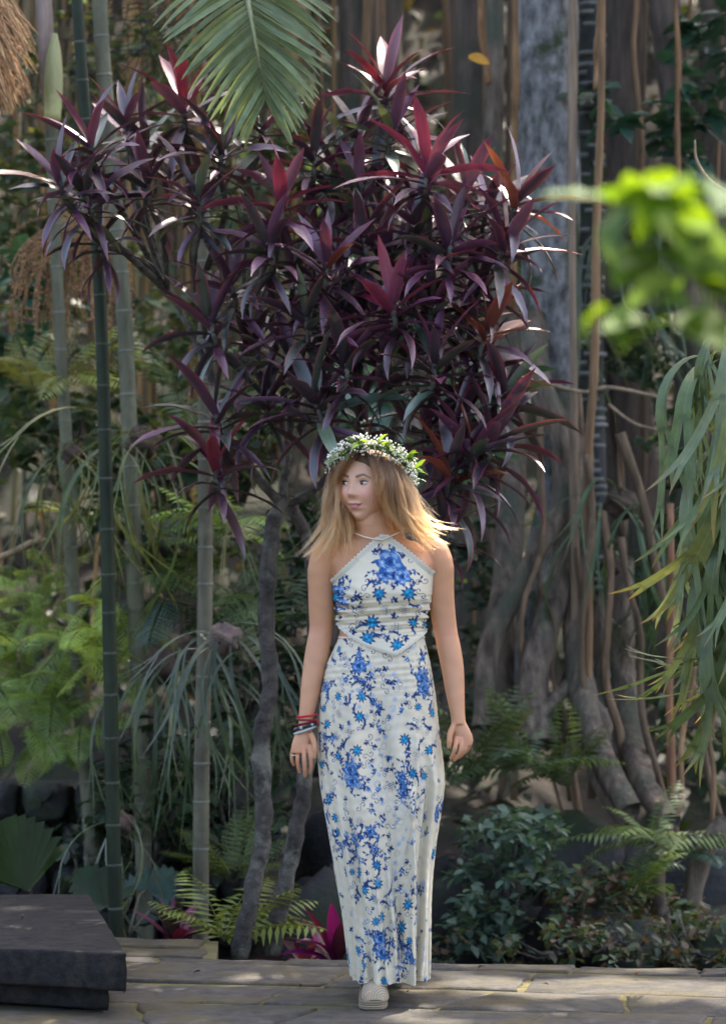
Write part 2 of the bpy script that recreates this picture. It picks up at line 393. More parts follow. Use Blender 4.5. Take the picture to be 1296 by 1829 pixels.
def grid_faces(nr, nc, wrap=True):
    return [(i * nc + k, i * nc + (k + 1) % nc, (i + 1) * nc + (k + 1) % nc, (i + 1) * nc + k) for i in range(nr - 1) for k in range(nc if wrap else nc - 1)]
ths = np.linspace(0, 2 * np.pi, 64, endpoint=False); pys = np.linspace(925, 1332, 70)
V = torso(ths[None, :].repeat(70, 0), pys[:, None].repeat(64, 1)).reshape(-1, 3)
Fs = grid_faces(70, 64) + [tuple(range(64))[::-1], tuple(69 * 64 + k for k in range(64))]
body.add(V, [f[::-1] for f in Fs])
def limb(rows, n=26, seg=20, flat=1.0):
    q = smoothpath(rows, n); body.tube([W(a, b, c) for a, b, c, r in q], [r for *_, r in q], seg)
limb([(604, 984, .012, .038), (588, 990, .012, .049), (577, 1015, .012, .047), (575, 1050, .016, .0425), (574, 1090, .02, .0395), (573, 1125, .02, .0355), (568, 1155, .014, .0365), (562, 1190, .004, .0355),
      (555, 1230, -.012, .0305), (549, 1265, -.026, .0245), (546, 1288, -.034, .0215), (545, 1304, -.038, .0225)])
limb([(757, 978, .012, .038), (772, 985, .012, .047), (783, 1010, .012, .046), (786, 1050, .016, .0415), (790, 1090, .02, .0385), (796, 1130, .02, .0355), (802, 1160, .012, .036), (808, 1195, .0, .034),
      (812, 1235, -.018, .029), (815, 1262, -.03, .024), (817, 1280, -.036, .0215), (818, 1294, -.04, .0225)])
# hands: palm, four fingers of different length, thumb from the side of the palm
def palm(rows, wide, thick, tilt=0.0):
    q = smoothpath(rows, 9); V = []; n = 16
    for i, (a, b, c, k) in enumerate(q):
        o = W(a, b, c)
        for j in range(n):
            t = 2 * math.pi * j / n; x = wide * k * math.cos(t); y = thick * k ** .5 * math.sin(t)
            V.append(o + np.array([x * math.cos(tilt) - y * math.sin(tilt), x * math.sin(tilt) + y * math.cos(tilt), 0]))
    body.add(V, grid_faces(9, n) + [tuple(range(n)), tuple(8 * n + k for k in range(n))[::-1]])
palm([(545, 1296, -.034, .62), (544, 1308, -.040, .82), (542, 1322, -.045, 1.0), (540, 1334, -.048, 1.02), (539, 1343, -.05, .9)], .034, .0145, .35)
def finger(pts, r0, r1):
    q = smoothpath(pts, 14); rr = [lerp(r0, r1, i / 13) * (1.06 if i in (4, 5, 9) else 1) for i in range(13)] + [r1 * .55]
    body.tube([W(*p) for p in q], rr, 10)
finger([(552, 1328, -.058), (555, 1348, -.066), (556, 1364, -.062), (553, 1381, -.046)], .0074, .0056)
finger([(543, 1331, -.056), (544, 1354, -.065), (545, 1370, -.060), (545, 1387, -.042)], .0076, .0058)
finger([(534, 1330, -.050), (532, 1352, -.056), (533, 1366, -.051), (536, 1380, -.036)], .0072, .0055)
finger([(526, 1326, -.042), (522, 1344, -.048), (522, 1356, -.044), (526, 1367, -.032)], .0064, .0050)
finger([(554, 1308, -.048), (561, 1322, -.062), (563, 1336, -.068), (562, 1353, -.066)], .0105, .0072)
palm([(818, 1286, -.036, .62), (820, 1297, -.042, .84), (823, 1310, -.046, 1.0), (825, 1322, -.048, 1.0), (825, 1330, -.05, .85)], .033, .0145, -.35)
finger([(814, 1314, -.060), (811, 1333, -.072), (807, 1345, -.066), (803, 1354, -.05)], .0074, .0056)
finger([(822, 1317, -.058), (821, 1337, -.068), (815, 1349, -.062), (809, 1357, -.046)], .0076, .0058)
finger([(830, 1316, -.052), (830, 1334, -.060), (823, 1346, -.055), (815, 1353, -.042)], .0072, .0055)
finger([(837, 1312, -.044), (838.5, 1326, -.050), (833, 1338, -.046), (825, 1346, -.036)], .0064, .0050)
finger([(810, 1293, -.048), (803, 1307, -.060), (801, 1321, -.066), (801, 1335, -.062)], .0105, .0074)
# legs and feet under the skirt
limb([(640, 1290, .0, .078), (645, 1380, -.03, .075), (655, 1480, -.06, .058), (660, 1520, -.065, .05), (664, 1580, -.05, .05), (667, 1660, -.03, .04), (668, 1720, -.02, .028), (668, 1752, -.015, .032)])
limb([(712, 1290, .0, .078), (712, 1380, .05, .075), (708, 1480, .12, .058), (706, 1520, .16, .05), (704, 1580, .25, .05), (702, 1640, .33, .04), (700, 1690, .39, .028), (700, 1720, .40, .034)])
limb([(668, 1746, .015, .033), (668, 1758, -.05, .034), (667, 1766, -.10, .034), (665, 1772, -.15, .026)], 12)
limb([(700, 1715, .41, .030), (699, 1735, .38, .034), (698, 1752, .35, .034), (697, 1762, .32, .026)], 12)
# neck
limb([(676, 985, .02, .05), (673, 958, .012, .053), (670, 935, .008, .052), (668, 905, .012, .05), (667, 880, .02, .045)], 12)

limb([(660, 900, -.012, .046), (664, 925, -.006, .053), (669, 950, .004, .055), (673, 968, .012, .056)], 10)

# head: an ellipsoid shaped by local swells and hollows, turned towards her right
HP = np.array([(656 - 648) / KW, YW - .012, HC + (YH - 864) / KW]); YAW = R(-31); TILT = R(3)
def head_to_world(p):
    x, f, z = p[..., 0], p[..., 1], p[..., 2]
    f2 = f * math.cos(TILT) + z * math.sin(TILT); z2 = z * math.cos(TILT) - f * math.sin(TILT)
    c, s = math.cos(YAW), math.sin(YAW)
    X = x * c + f2 * s; Y = x * s - f2 * c
    return np.stack([HP[0] + X, HP[1] + Y, HP[2] + z2], -1)
def world_to_head(q):
    d = q - HP; c, s = math.cos(YAW), math.sin(YAW)
    x = d[..., 0] * c + d[..., 1] * s; f2 = d[..., 0] * s - d[..., 1] * c; z2 = d[..., 2]
    return np.stack([x, f2 * math.cos(TILT) - z2 * math.sin(TILT), z2 * math.cos(TILT) + f2 * math.sin(TILT)], -1)
def G(x, s): return np.exp(-(x / s) ** 2)
def head_surface(lat, lon):
    cz, sz = np.cos(lat), np.sin(lat)
    x = .0785 * cz * np.sin(lon); f = cz * np.cos(lon); z = np.where(sz < 0, .121, .117) * sz
    f = np.where(f > 0, .089 * np.sign(f) * np.abs(f) ** .9, .102 * f)
    low = np.clip((-z - .008) / .1, 0, 1)
    x = x * (1 - .24 * low ** 1.6)
    f = np.where(f < 0, f * (1 - .55 * low), f * (1 + .02 * low))
    fr = np.clip((f - .01) / .05, 0, 1)
    d = .0105 * G(x, .0085) * np.clip(1 - np.abs(z + .006) / .03, 0, 1) ** .5 * (z > -.031)
    d = d + .0165 * G(x, .0115) * G(z + .027, .0115) + .005 * (G(x - .0125, .0075) + G(x + .0125, .0075)) * G(z + .031, .0075)
    d = d - .0085 * (G(x - .031, .0165) + G(x + .031, .0165)) * G(z - .004, .0115) - .003 * G(x, .012) * G(z - .012, .012)
    d = d + .0035 * (G(x - .03, .02) + G(x + .03, .02)) * G(z - .0235, .008)
    d = d + .0085 * (G(x - .042, .021) + G(x + .042, .021)) * G(z + .032, .022)
    d = d + .0085 * G(x, .021) * G(z + .0565, .0055) + .0085 * G(x, .019) * G(z + .0695, .0060) - .0035 * G(x, .024) * G(z + .063, .0022)
    d = d - .003 * G(x, .016) * G(z + .0815, .006) + .0105 * G(x, .020) * G(z + .101, .015) - .002 * G(x, .004) * G(z + .047, .006)
    d = d - .003 * (G(x - .029, .007) + G(x + .029, .007)) * G(z + .060, .009)
    return np.stack([x, f + d * fr, z], -1)
nlat, nlon = 120, 180
lat = np.linspace(-np.pi / 2 + .02, np.pi / 2 - .02, nlat); lon = np.linspace(-np.pi, np.pi, nlon, endpoint=False)
H = head_to_world(head_surface(lat[:, None].repeat(nlon, 1), lon[None, :].repeat(nlat, 0))).reshape(-1, 3)
body.add(H, grid_faces(nlat, nlon) + [tuple(range(nlon))[::-1], tuple((nlat - 1) * nlon + k for k in range(nlon))])
for sx in (-1, 1):                                   # ears
    q = [head_to_world(np.array([sx * .070, -.004 - .012 * math.sin(t), -.012 + .028 * math.cos(t)])) for t in np.linspace(-.6, 3.6, 12)]
    body.tube(q, [.0055] * 12, 8)

tmp = bpy.data.objects.new('tmp_body', body.mesh('tmp', None)); col.objects.link(tmp)
md = tmp.modifiers.new('r', 'REMESH'); md.mode = 'VOXEL'; md.voxel_size = .0021
dg = bpy.context.evaluated_depsgraph_get(); me = bpy.data.meshes.new_from_object(tmp.evaluated_get(dg), depsgraph=dg)
bpy.data.objects.remove(tmp)
nv = len(me.vertices); co = np.empty(nv * 3, np.float32); me.vertices.foreach_get('co', co); co = co.reshape(-1, 3).astype(float)
ed = np.empty(len(me.edges) * 2, np.int32); me.edges.foreach_get('vertices', ed); ed = ed.reshape(-1, 2)
deg = np.bincount(ed.ravel(), minlength=nv)[:, None]
inhead = (world_to_head(co)[:, 1] > .035) & (np.abs(co[:, 2] - HP[2]) < .125) & (np.hypot(co[:, 0] - HP[0], co[:, 1] - HP[1]) < .14)
hz_ = HC + (YH - co[:, 2] * 0 - 1308) / KW; hands = (co[:, 2] < hz_) & (co[:, 2] > HC + (YH - 1395) / KW) & ((co[:, 0] < (566 - 648) / KW) | (co[:, 0] > (795 - 648) / KW))
for it in range(12):
    acc = np.zeros_like(co)
    for k in range(3):
        acc[:, k] = np.bincount(ed[:, 0], co[ed[:, 1], k], nv) + np.bincount(ed[:, 1], co[ed[:, 0], k], nv)
    f = np.where(inhead, .5 if it < 2 else 0, np.where(hands & (it > 1), 0, .5))[:, None]
    co = co * (1 - f) + f * acc / np.maximum(deg, 1)
h = world_to_head(co); x, f_, z = h.T
skin = np.tile(np.array([.49, .245, .128]), (nv, 1))
n1 = np.sin(co[:, 0] * 61 + 3 * np.sin(co[:, 2] * 37)) * np.sin(co[:, 2] * 43 + 2 * np.sin(co[:, 1] * 50))
skin *= (1 + .05 * n1)[:, None]
for jx, jy, jr in ((573, 1128, 22), (797, 1132, 22), (540, 1340, 16), (826, 1318, 14), (545, 1368, 14), (818, 1345, 12)):      # redder elbows, knuckles, fingertips
    jw = W(jx, jy); m_ = .30 * np.exp(-(np.hypot(co[:, 0] - jw[0], co[:, 2] - jw[2]) * KW / jr) ** 2)[:, None]; skin = skin * (1 - m_) + np.array([.58, .23, .15]) * m_
def blend(m, c):
    global skin
    m = np.clip(m, 0, 1)[:, None] * inhead[:, None]; skin = skin * (1 - m) + np.array(c) * m
fc = np.clip((f_ - .03) / .03, 0, 1)
blend(.85 * fc, (.63, .37, .245))
blend(.6 * (G(x - .040, .018) + G(x + .040, .018)) * G(z + .028, .016) * fc, (.74, .30, .26))
blend(.35 * G(x, .012) * G(z + .031, .012) * fc, (.62, .26, .21))
lipw = .0255 - .0035 * np.clip((z + .063) / .006, -1, 1)
up = -.063 + .0095 * np.clip(1 - (x / lipw) ** 2, 0, 1) - .0018 * G(x, .004) + .006 * (x / .023) ** 2
lo_ = -.063 - .0115 * np.clip(1 - (x / lipw) ** 2, 0, 1) + .006 * (x / .023) ** 2
blend(np.clip((up - z) / .0016, 0, 1) * np.clip((z - lo_) / .0016, 0, 1) * (np.abs(x) < .027) * fc, (.46, .145, .145))
mid = -.0635 + .006 * (x / .023) ** 2
blend(G(z - mid, .0013) * (np.abs(x) < .026) * fc * .85, (.12, .03, .03))
blend((np.abs(z + .0625 - .006 * (x / .023) ** 2) < .0017) * (np.abs(x + .002) < .012) * fc * .6, (.62, .56, .52))
blend(.55 * (G(x - .0070, .0028) + G(x + .0070, .0028)) * G(z + .0365, .0022) * fc, (.20, .08, .06))
for sx in (-1, 1):                                   # brow pigment, and upper lid shadow painted into the skin colour
    bz = .0235 + .0055 * np.clip((x * sx - .014) / .02, 0, 1) - .011 * np.clip((x * sx - .034) / .018, 0, 1.3) ** 1.4
    wdt = .0048 * np.clip(1.2 - (x * sx - .012) / .045, .25, 1)
    blend(.86 * np.clip(1.4 - np.abs(z - bz) / wdt, 0, 1) * (x * sx > .0115) * (x * sx < .053) * fc, (.045, .024, .017))
    blend(.3 * G(x - sx * .031, .017) * G(z - .011, .005) * fc, (.36, .19, .14))
hl = np.clip((z - .072 + .5 * np.clip(np.abs(x) - .04, 0, 1)) / .01, 0, 1)
skin = skin * (1 - np.clip(hl, 0, 1)[:, None] * inhead[:, None]) + np.array([.10, .055, .03]) * np.clip(hl, 0, 1)[:, None] * inhead[:, None]
co -= np.array(world_loc(person)); me.vertices.foreach_set('co', co.astype(np.float32).ravel())
ca = me.color_attributes.new('Col', 'FLOAT_COLOR', 'POINT'); ca.data.foreach_set('color', np.c_[skin, np.ones(nv)].astype(np.float32).ravel())
me.polygons.foreach_set('use_smooth', [True] * len(me.polygons)); me.materials.clear()
me.materials.append(vcol_mat('skin', .48, .4, .12)); me.name = 'body'; me.update(); put('body', me, person)

# eyes: almond patch of an eyeball with iris, pupil and a dark lash line
M_EYE = vcol_mat('eye', .12, .5); M_LASH = vcol_mat('lash', .6, .2)
gaze = np.array([-.30, .95, .0])
for sx in (-1, 1):
    e = MB(); cx, cz, r = sx * .0315, .0035, .0125
    surf = head_surface(np.arcsin(np.array([cz / .117])), np.array([math.asin(cx / .0785)]))[0]
    cy = surf[1] - r + .0062
    nu, nvv = 33, 17; V = []; Cc = []; top = []
    for i in range(nu):
        u = -1 + 2 * i / (nu - 1); xx = u * .0165
        hi = .0060 * (1 - abs(u) ** 2.2) ** .8; lo = -.0042 * (1 - abs(u) ** 2.0)
        for j in range(nvv):
            zz = lerp(lo, hi, j / (nvv - 1)) + .0012 * (u * sx)
            rr = max(1e-6, r * r * 1.55 - xx * xx - zz * zz); yy = math.sqrt(rr) - r * .245
            p = np.array([cx + xx, cy + yy - .22 * sx * xx, cz + zz]); V.append(head_to_world(p))
            ix, iz = xx - gaze[0] * .0165, zz - .0012; q = math.hypot(ix, iz)
            cc = (.50, .44, .41) if q > .0070 else ((.045, .02, .012) if q > .0028 else (.006, .005, .005))
            if math.hypot(ix - .0018, iz - .0025) < .0011: cc = (.9, .9, .9)  # catchlight painted as a white dot on the iris
            Cc.append(cc)
            if j == nvv - 1: top.append(head_to_world(p + np.array([0, .0016, .0008])))
    e.add(V, [f[::-1] for f in grid_faces(nu, nvv, False)], None, Cc); eo = e.build('eye', M_EYE, person)
    l = MB(); l.tube(top, [.0004 + .0013 * math.sin(math.pi * min(1, .12 + i / (nu - 1) * .9)) for i in range(nu)], 6, (.012, .008, .006)); l.build('eyelash', M_LASH, eo)

# ---------------------------------------------------------------- the floral print, drawn in cloth coordinates (photograph-pixel units)
SS = 2.0
class Cloth:
    def __init__(s, x0, y0, w_, h_, base):
        s.x0, s.y0 = x0, y0; s.a = np.tile(np.array(base, float), (int(h_ * SS), int(w_ * SS), 1))
    def _box(s, x0, y0, x1, y1):
        i0, i1 = max(0, int((y0 - s.y0) * SS)), min(s.a.shape[0], int((y1 - s.y0) * SS) + 1)
        j0, j1 = max(0, int((x0 - s.x0) * SS)), min(s.a.shape[1], int((x1 - s.x0) * SS) + 1)
        if i0 >= i1 or j0 >= j1: return None
        yy, xx = np.mgrid[i0:i1, j0:j1]; return (slice(i0, i1), slice(j0, j1)), xx / SS + s.x0, yy / SS + s.y0
    def put(s, sl, m, c, al=1.0):
        m = np.clip(m, 0, 1)[..., None] * al; s.a[sl] = s.a[sl] * (1 - m) + np.array(c) * m
    def stroke(s, pts, wd, c, al=1.0, taper=False):
        pts = np.asarray(pts, float); n = len(pts) - 1
        for i in range(n):
            a, b = pts[i], pts[i + 1]; ww = wd * (math.sin(math.pi * (i + .7) / (n + .4)) if taper else 1) / 2
            q = s._box(min(a[0], b[0]) - ww - 1, min(a[1], b[1]) - ww - 1, max(a[0], b[0]) + ww + 1, max(a[1], b[1]) + ww + 1)
            if q is None: continue
            sl, X, Y = q; d = b - a; L = max(1e-9, d @ d); t = np.clip(((X - a[0]) * d[0] + (Y - a[1]) * d[1]) / L, 0, 1)
            s.put(sl, (ww - np.hypot(X - a[0] - t * d[0], Y - a[1] - t * d[1])) * SS + .5, c, al)
    def petal(s, x, y, ang, L, wd, c, al=1.0):
        q = s._box(x - L, y - L, x + L, y + L)
        if q is None: return
        sl, X, Y = q; dx, dy = X - x, Y - y; u = dx * math.cos(ang) + dy * math.sin(ang); v_ = -dx * math.sin(ang) + dy * math.cos(ang)
        t = np.clip(u / L, 0, 1); s.put(sl, (wd / 2 * np.sin(np.pi * t ** .8) - np.abs(v_)) * SS + .5, c, al * 1.0)
    def disc(s, x, y, r, c, al=1.0, wob=0, k=5, ph=0):
        q = s._box(x - r * 1.3, y - r * 1.3, x + r * 1.3, y + r * 1.3)
        if q is None: return
        sl, X, Y = q; rr = r * (1 + wob * np.sin(k * np.arctan2(Y - y, X - x) + ph)); s.put(sl, (rr - np.hypot(X - x, Y - y)) * SS + .5, c, al)
CREAM_ = (.62, .66, .70)
NAVY, BLUE, MIDB, TURQ, PALE, PALE2 = (.014, .034, .12), (.020, .085, .25), (.050, .175, .40), (.006, .22, .38), (.27, .37, .52), (.42, .50, .58)
def rose(c, x, y, r, col1=BLUE, light=False):
    for k in range(7):
        a = k * .9 + r; 
        c.petal(x + r * .6 * math.cos(a), y + r * .6 * math.sin(a), a, r * .8, r * .40, NAVY if k % 2 else BLUE, .95)
    for k in range(5):
        a = k * 1.257 + .4; c.disc(x + .52 * r * math.cos(a), y + .5 * r * math.sin(a), r * .52, NAVY if not light else BLUE, 1, .12, 4, k)
        c.disc(x + .52 * r * math.cos(a), y + .5 * r * math.sin(a), r * .45, col1 if not light else MIDB, 1, .15, 5, k)
        c.disc(x + .62 * r * math.cos(a), y + .6 * r * math.sin(a), r * .22, MIDB if not light else PALE, .8, .2, 3, k)
    for k in range(3):
        a = k * 2.1; c.disc(x + .2 * r * math.cos(a), y + .2 * r * math.sin(a), r * .3, BLUE if k else MIDB, 1, .15, 4, k)
    c.disc(x, y, r * .17, NAVY, 1, .2, 5)
    for k in range(9):
        a = k * .7; q = r * (.35 + .55 * ((k * .37) % 1))
        c.stroke([(x + q * math.cos(a + t_), y + q * math.sin(a + t_)) for t_ in np.linspace(-.45, .45, 6)], max(.8, r * .06), PALE if k % 2 else CREAM_, .75)
def leaf_sprig(c, x, y, a, L, colr=BLUE, n=3):
    pts = [(x, y)]; aa = a; bend = rnd.choice((-1, 1)) * U(.12, .3)
    for k in range(8): aa += bend; pts.append((pts[-1][0] + L / 8 * math.cos(aa), pts[-1][1] + L / 8 * math.sin(aa)))
    c.stroke(pts, .9, NAVY, .9)
    for k in range(n):
        p = pts[3 + int(k * 5 / n)]; s_ = -1 if k % 2 else 1; c.petal(p[0], p[1], aa + s_ * .8, U(6, 9), U(3, 4.4), rnd.choice((colr, BLUE, NAVY, MIDB)))
    c.petal(*pts[-1], aa, 8, 3.6, NAVY)
def turq(c, x, y, r):
    for k in range(9): c.petal(x + .6 * r * math.cos(k * .698 + x), y + .6 * r * math.sin(k * .698 + x), k * .698 + x, r * .95, r * .42, NAVY)
    c.disc(x, y, r * .92, BLUE, 1, .1, 5, x); c.disc(x, y, r * .8, TURQ, 1, .14, 5, x)
    for k in range(4): c.disc(x + .4 * r * math.cos(k * 1.57 + y), y + .4 * r * math.sin(k * 1.57 + y), r * .22, BLUE if k % 2 else (.05, .38, .62), .8)
def crescent(c, x, y, r, a0, sw):
    pts = [(x + r * math.cos(a0 + sw * t), y + r * math.sin(a0 + sw * t)) for t in np.linspace(0, 1, 9)]
    c.stroke(pts, 4.2, NAVY, .95, True)
    for p, t in zip(pts[1:-1:2], (.2, .4, .6, .8)): c.petal(p[0], p[1], a0 + sw * t + (.6 if sw > 0 else -.6), 5, 2.6, BLUE)
def swirl(c, x, y, r, a0, sgn, colr=NAVY):
    for s_ in (1, -1):
        pts = []
        for t in np.linspace(0, 1, 22):
            a = a0 + s_ * sgn * 0 + sgn * t * 5.2; q = r * .55 * (1 - .75 * t)
            ox, oy = x + s_ * math.cos(a0) * r * .55, y + s_ * math.sin(a0) * r * .55
            pts.append((ox - s_ * q * math.cos(a), oy - s_ * q * math.sin(a)))
        c.stroke(pts, 1.0, colr, .85); c.disc(*pts[-1], 1.2, colr)
def hashm(c, x, y, s_=7, a=.15):
    for k in (-1, 0, 1):
        for q in (a, a + 1.35):
            dx, dy = math.cos(q), math.sin(q); nx, ny = -dy * k * 3, dx * k * 3
            c.stroke([(x - dx * s_ + nx, y - dy * s_ + ny), (x + dx * s_ + nx, y + dy * s_ + ny)], .75, NAVY, .8)
def trefoil(c, x, y, s_=4.5):
    a0 = U(0, 6)
    for k in range(3):
        c.petal(x, y, a0 + k * 1.1 - 1.1, s_ * 1.6, s_ * .9, NAVY); c.disc(x + s_ * .8 * math.cos(a0 + 3 + k), y + s_ * .8 * math.sin(a0 + 3 + k), s_ * .35, BLUE)
def band(c, a, b, half):
    a, b = np.array(a, float), np.array(b, float); d = (b - a) / np.linalg.norm(b - a); n = np.array([-d[1], d[0]])
    for k in (-half, -half - 3, half, half + 3): c.stroke([a + n * k, b + n * k], .8, PALE2, .8)
    L = np.linalg.norm(b - a); k = 8
    while k < L:
        p = a + d * k
        if int(k / 17) % 2 == 0:
            for q in range(8): c.petal(p[0], p[1], q * .785, 6.5, 1.7, PALE, .9)
        else:
            for q in range(8): c.disc(p[0] + 5.5 * math.cos(q * .785), p[1] + 5.5 * math.sin(q * .785), 1.4, PALE, .8)
        k += 17
CREAM = (.65, .585, .435)
sk = Cloth(380, 1125, 580, 640, CREAM)
def q8(pts): return [(500 + a / 2.617, 1130 + b / 2.617, *r) for a, b, *r in pts]
XC = lambda py: float(np.interp(py, SKR[:, 0], (SKR[:, 1] + SKR[:, 2]) / 2)); XA = lambda py: float(np.interp(py, SKR[:, 0], (SKR[:, 2] - SKR[:, 1]) / 2))
SKR = np.array([  # skirt: row, outline on either side (px), front and back depth (m)
    (1138, 605, 757, .092, .09), (1160, 595, 762, .098, .095), (1185, 583, 768, .104, .105), (1240, 571, 777, .108, .118), (1300, 566, 783, .112, .125), (1360, 567, 790, .118, .13),
    (1400, 571, 792, .122, .14), (1440, 577, 787, .128, .15), (1500, 587, 778, .128, .18), (1560, 598, 771, .122, .21), (1620, 609, 767, .115, .25), (1680, 619, 765, .108, .29), (1748, 630, 764, .10, .32)], float)
def uof(px, py):
    c0, a = XC(py), XA(py); s_ = max(-.97, min(.97, (px - c0) / a)); return c0 + a * (.55 * math.asin(s_) + .45 * s_)
def each(L):
    for a, b, *r in q8(L): yield (uof(a, b), b, *r)
for (a, b), hw in ((((555, 195), (448, 725)), 14), (((395, 705), (590, 885)), 15), (((570, 950), (520, 1260)), 14)):
    p, q = q8([(*a,), (*b,)]); band(sk, (uof(*p), p[1]), (uof(*q), q[1]), hw)
for x, y in each([(480, 200), (488, 255), (465, 330), (440, 385), (415, 490), (405, 560), (485, 640), (500, 700), (500, 110), (600, 330), (395, 600), (520, 890), (508, 960), (495, 1050), (600, 1110), (580, 1190), (370, 795), (440, 760), (290, 840), (560, 770),
                  (625, 1085), (545, 230), (480, 1230), (370, 1330), (560, 1520), (540, 1330), (300, 1160), (430, 1000), (235, 330), (240, 700), (280, 1290), (660, 1300), (700, 900), (430, 70), (330, 40), (600, 70), (620, 1580), (380, 1560)]):
    swirl(sk, x, y, U(8, 12), U(0, 6.3), rnd.choice((-1, 1)), rnd.choice((NAVY, NAVY, BLUE)))
R8 = [(370, 150, 17), (660, 200, 18), (665, 255, 16), (318, 625, 19), (330, 680, 17), (415, 910, 13), (325, 945, 13), (440, 990, 9), (452, 1405, 18), (460, 1470, 16), (650, 1500, 14), (632, 1440, 10), (582, 660, 12), (590, 735, 12), (690, 800, 10), (385, 222, 8), (210, 250, 11),
      (700, 1170, 12), (330, 1020, 9), (195, 480, 9), (250, 985, 9), (690, 1210, 10)]
for x, y, r in each(R8):
    for k in range(6): leaf_sprig(sk, x + r * .6 * math.cos(k * 1.05), y + r * .6 * math.sin(k * 1.05), k * 1.05 + U(-.2, .2), U(16, 26), n=rnd.choice((2, 3, 4)))
for x, y, r in each(R8): rose(sk, x, y, r * .78, BLUE if r < 13 else MIDB)
T8 = [(262, 292, 8), (380, 290, 10), (365, 383, 10), (350, 538, 10), (590, 490, 10), (705, 370, 9), (640, 340, 7), (712, 540, 9), (250, 565, 8), (185, 612, 8), (640, 645, 10), (710, 660, 8), (212, 770, 9), (233, 855, 9), (240, 920, 8), (345, 1095, 10), (447, 1065, 9),
      (450, 1150, 10), (375, 1180, 9), (460, 1305, 10), (640, 1250, 11), (635, 1360, 12), (420, 1325, 8), (462, 1600, 7), (325, 1465, 8), (335, 1530, 8), (275, 75, 6), (665, 115, 6), (205, 420, 8), (195, 350, 7), (300, 1100, 6), (670, 1420, 7)]
for x, y, r in each(T8):
    a = U(0, 6.3); crescent(sk, x + 14 * math.cos(a), y + 10 * math.sin(a), r * 1.7, a - 1, rnd.choice((-1, 1)) * 1.9)
    if rnd.random() < .6: crescent(sk, x - 12 * math.cos(a), y - 14 * math.sin(a), r * 1.6, a + 2, rnd.choice((-1, 1)) * 1.8)
for x, y, r in each(T8): turq(sk, x, y, r * .78)
for x, y in each([(300, 105), (260, 370), (315, 450), (640, 435), (655, 560), (365, 860), (525, 710), (690, 455), (640, 840), (245, 475), (420, 1225), (585, 1500), (245, 110), (330, 1410), (700, 1010)]): hashm(sk, x, y, U(7, 10), U(0, .5))
for x, y in each([(492, 160), (372, 72), (590, 285), (443, 305), (300, 318), (272, 430), (425, 420), (455, 370), (665, 395), (510, 225), (610, 560), (665, 500), (510, 575), (435, 525), (548, 805), (470, 845), (420, 790), (610, 1050), (510, 930), (490, 1080), (575, 1275), (650, 1190),
                  (525, 995), (600, 1585), (310, 860), (385, 760), (290, 760), (560, 1600), (400, 1100), (700, 730)]): trefoil(sk, x, y, U(3.6, 5.2))
for k in range(420):                                  # small filler curls, leaves and dots
    x, y = U(430, 900), U(1140, 1745); m = k % 4
    if m == 0: swirl(sk, x, y, U(6, 9), U(0, 6.3), rnd.choice((-1, 1)), BLUE)
    elif m == 1: leaf_sprig(sk, x, y, U(0, 6.3), U(14, 22), MIDB, 4)
    elif m == 2: trefoil(sk, x, y, U(3, 4.2))
    else:
        for q in range(5): sk.petal(x, y, q * 1.257, U(5, 8), 3.0, PALE, .6)
        sk.stroke([(x, y), (x + U(-14, 14), y + U(8, 18))], .8, PALE, .9)
for k in range(46):                                   # the cloth goes on round the back
    x, y = rnd.choice((U(385, 520), U(850, 955))), U(1130, 1750); rnd.choice((lambda: rose(sk, x, y, 14), lambda: turq(sk, x, y, 9), lambda: turq(sk, x, y, 8), lambda: hashm(sk, x, y), lambda: swirl(sk, x, y, 10, 1, 1)))()

tp = Cloth(500, 940, 370, 240, (.665, .60, .445))
q7 = lambda L: [(500 + a / 3.812, 750 + b / 3.812, *r) for a, b, *r in L]
for x, y in q7([(670, 870), (585, 1120), (575, 1190), (945, 1180), (950, 1100), (520, 1310), (440, 1090), (515, 1390), (860, 1590), (600, 1570), (400, 1240), (930, 1290), (470, 1500), (880, 930)]): swirl(tp, x, y, U(9, 13), U(0, 6), rnd.choice((-1, 1)))
for x, y, r in q7([(745, 965, 21), (715, 1050, 14), (825, 1065, 14), (410, 1170, 11), (440, 1250, 9)]):
    for k in range(7): leaf_sprig(tp, x + r * .7 * math.cos(k * .9), y + r * .7 * math.sin(k * .9), k * .9, U(18, 30), n=3)
for x, y, r in q7([(715, 1050, 14), (825, 1065, 14), (745, 965, 22), (410, 1170, 11), (440, 1250, 9)]): rose(tp, x, y, r, MIDB, True)
for x, y, r in q7([(675, 1180, 9), (865, 1180, 10), (630, 1375, 10), (895, 1375, 7), (600, 1480, 10), (790, 1525, 9), (380, 1210, 8), (985, 1390, 7)]):
    crescent(tp, x - 8, y - 10, 13, U(0, 6), 1.8); crescent(tp, x + 12, y + 9, 13, U(0, 6), -1.8); turq(tp, x, y, r)
for x, y in q7([(770, 1225), (775, 1330), (720, 1480), (840, 1480), (535, 1205), (650, 900), (730, 1590), (500, 1440), (690, 1410)]): trefoil(tp, x, y, 5.2)
for x, y in q7([(715, 1290), (835, 1290), (785, 1410), (560, 1280), (970, 1230)]): hashm(tp, x, y, 9, .2)
def sample(c, ux, uy):
    fy = np.clip((uy - c.y0) * SS, 0, c.a.shape[0] - 1.01); fx = np.clip((ux - c.x0) * SS, 0, c.a.shape[1] - 1.01)
    i, j = fy.astype(int), fx.astype(int); a, b = (fy - i)[..., None], (fx - j)[..., None]
    return (c.a[i, j] * (1 - a) + c.a[i + 1, j] * a) * (1 - b) + (c.a[i, j + 1] * (1 - a) + c.a[i + 1, j + 1] * a) * b
